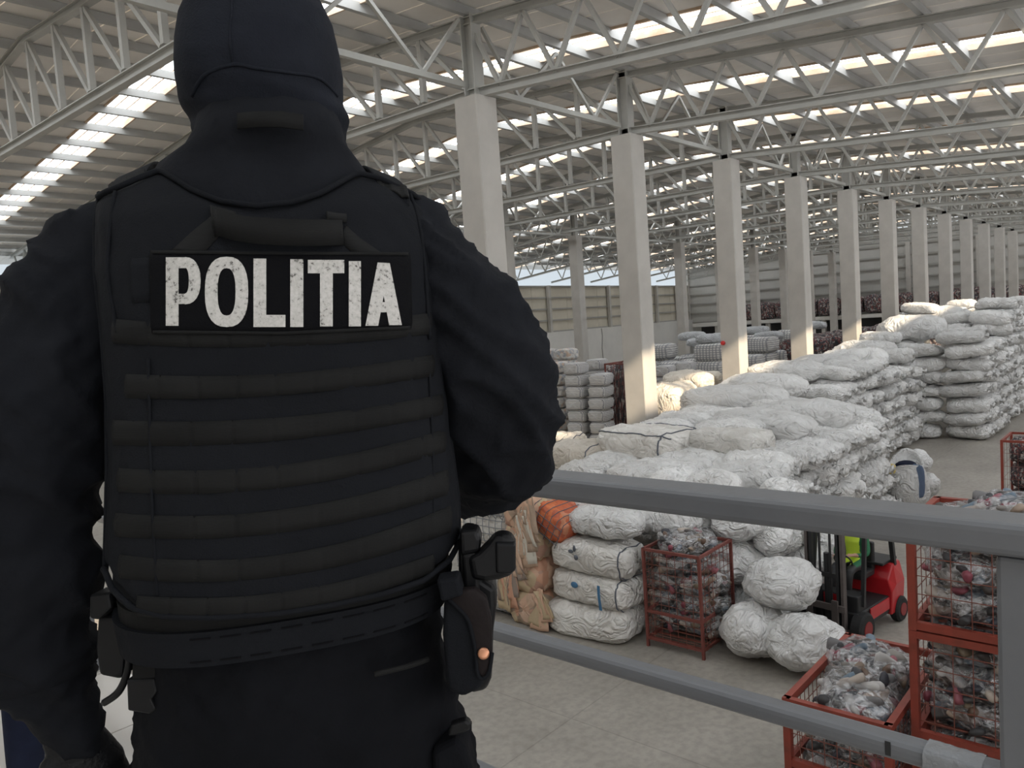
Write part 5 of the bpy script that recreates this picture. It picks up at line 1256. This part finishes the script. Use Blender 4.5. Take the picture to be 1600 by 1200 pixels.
# local: x forward, mast at x=+0.95, rear at x=-0.85
for s in (-1, 1):
    fk('mast_channel', join(box((0.98, s*0.30, 1.05), (0.10, 0.05, 2.1)), box((0.93, s*0.275, 1.05), (0.02, 0.10, 2.1))), M['mastgrey'], bevel=0.004)
    fk('inner_channel', box((0.99, s*0.225, 1.12), (0.07, 0.05, 2.0)), M['forkdark'])
    fk('fork', join(box((1.12, s*0.22, 0.42), (0.04, 0.10, 0.75)), box((1.36, s*0.22, 0.06), (0.5, 0.10, 0.035))), M['mastgrey'])
    fk('lift_chain', box((0.97, s*0.09, 1.0), (0.03, 0.03, 1.7)), M['forkdark'])
fk('carriage', join(box((1.08, 0, 0.28), (0.05, 0.75, 0.10)), box((1.08, 0, 0.66), (0.05, 0.75, 0.10))), M['mastgrey'])
fk('crossmember', join(box((0.96, 0, 2.06), (0.06, 0.62, 0.08)), box((0.96, 0, 1.15), (0.04, 0.60, 0.07))), M['forkdark'])
fk('lift_cylinder', tube([(0.92, 0, 0.2), (0.92, 0, 1.5)], 0.045, 12), M['forkdark'])
cw = [[(x, y, z) for y, z in pr] for x, pr in ((-0.95, [(-0.36, 0.35), (0.36, 0.35), (0.40, 0.62), (0.30, 0.86), (-0.30, 0.86), (-0.40, 0.62)]), (-0.82, [(-0.47, 0.22), (0.47, 0.22), (0.50, 0.70), (0.42, 1.02), (-0.42, 1.02), (-0.50, 0.70)]), (-0.45, [(-0.50, 0.20), (0.50, 0.20), (0.52, 0.70), (0.47, 1.05), (-0.47, 1.05), (-0.52, 0.70)]), (-0.28, [(-0.50, 0.20), (0.50, 0.20), (0.52, 0.60), (0.45, 0.80), (-0.45, 0.80), (-0.52, 0.60)]))]
fk('counterweight', loft(cw), M['forkred'], bevel=0.02)
fk('counterweight_trim', box((-0.50, 0, 1.07), (0.55, 0.80, 0.05)), M['forkdark'], bevel=0.015)
fk('chassis', join(box((0.25, 0, 0.38), (1.15, 0.92, 0.30)), box((0.62, 0, 0.62), (0.30, 0.86, 0.35))), M['forkdark'], bevel=0.02)
fk('side_cover', box((0.10, -0.475, 0.42), (0.70, 0.02, 0.20)), M['forkred'], bevel=0.008)
fk('side_cover', box((0.10, 0.475, 0.42), (0.70, 0.02, 0.20)), M['forkred'], bevel=0.008); fk('dash_cover', box((0.70, 0.0, 0.66), (0.16, 0.30, 0.22)), M['forkred'], bevel=0.008)
st_ = fk('seat', join(box((-0.05, 0, 0.92), (0.46, 0.48, 0.12)), box((-0.28, 0, 1.18), (0.10, 0.46, 0.50))), M['forkdark'], bevel=0.03)
for s in (-1, 1):
    fk('guard_post', join(bar((0.62, s*0.44, 0.6), (0.42, s*0.42, 2.02), 0.06), ), M['forkdark'])
    fk('guard_post', bar((-0.55, s*0.44, 1.0), (-0.42, s*0.42, 2.02), 0.07), M['forkdark'])
    fk('guard_rail', bar((0.45, s*0.42, 2.03), (-0.46, s*0.42, 2.03), 0.06), M['forkdark'])
for i in range(6): fk('guard_slat', bar((0.40-0.16*i, -0.42, 2.04), (0.40-0.16*i, 0.42, 2.04), 0.03), M['forkdark'])
swh = fk('steering_wheel', tube([(0.36+0.07*math.cos(t), 0.15*math.sin(t), 1.22+0.13*math.cos(t)) for t in np.linspace(0, 2*math.pi, 25)], 0.014, 8, cap=False), M['forkdark'], smooth=True)
fk('steering_column', tube([(0.36, 0, 1.22), (0.55, 0, 0.85)], 0.025, 8), M['forkdark'], smooth=True)
def wheel(x, y, r, wd):
    o = fk('wheel', tube([(x, y-wd/2, r), (x, y-wd/2+0.03, r), (x, y+wd/2-0.03, r), (x, y+wd/2, r)], [r*0.86, r, r, r*0.86], 28), M['rubber'], smooth=False)
    fk('hub', tube([(x, y-wd/2-0.012, r), (x, y+wd/2+0.012, r)], r*0.5, 18), M['hubred'], o)
for s in (-1, 1): wheel(0.72, s*0.46, 0.27, 0.20); wheel(-0.62, s*0.47, 0.22, 0.16)
JD = dict(pelvis=(-0.06, 0, 1.09), chest=(-0.06, 0, 1.48), neck=(-0.03, 0, 1.64), head=(0.0, 0, 1.78), shl=(-0.05, 0.19, 1.56), shr=(-0.05, -0.19, 1.56), ell=(0.08, 0.27, 1.32), elr=(0.02, -0.28, 1.30), wrl=(0.28, 0.14, 1.32), wrr=(0.24, -0.18, 1.26),
          hipl=(0.02, 0.11, 1.085), hipr=(0.02, -0.11, 1.085), knl=(0.42, 0.14, 1.06), knr=(0.42, -0.14, 1.06), anl=(0.50, 0.14, 0.66), anr=(0.50, -0.14, 0.66))
dr = figure('person', JD, (FX, FY, 0.0), FA, 'forklift driver in a yellow high visibility vest over green', [M['hivis'], M['forkdark'], M['skin'], M['green']],
       lambda c: 2 if c.z > 1.66 or (c.x > 0.24 and c.z > 1.2) else (1 if c.z < 1.13 or c.x > 0.30 else (3 if (abs(c.y) > 0.20 and c.x > 0.0) or c.y > 0.12 else 0)))
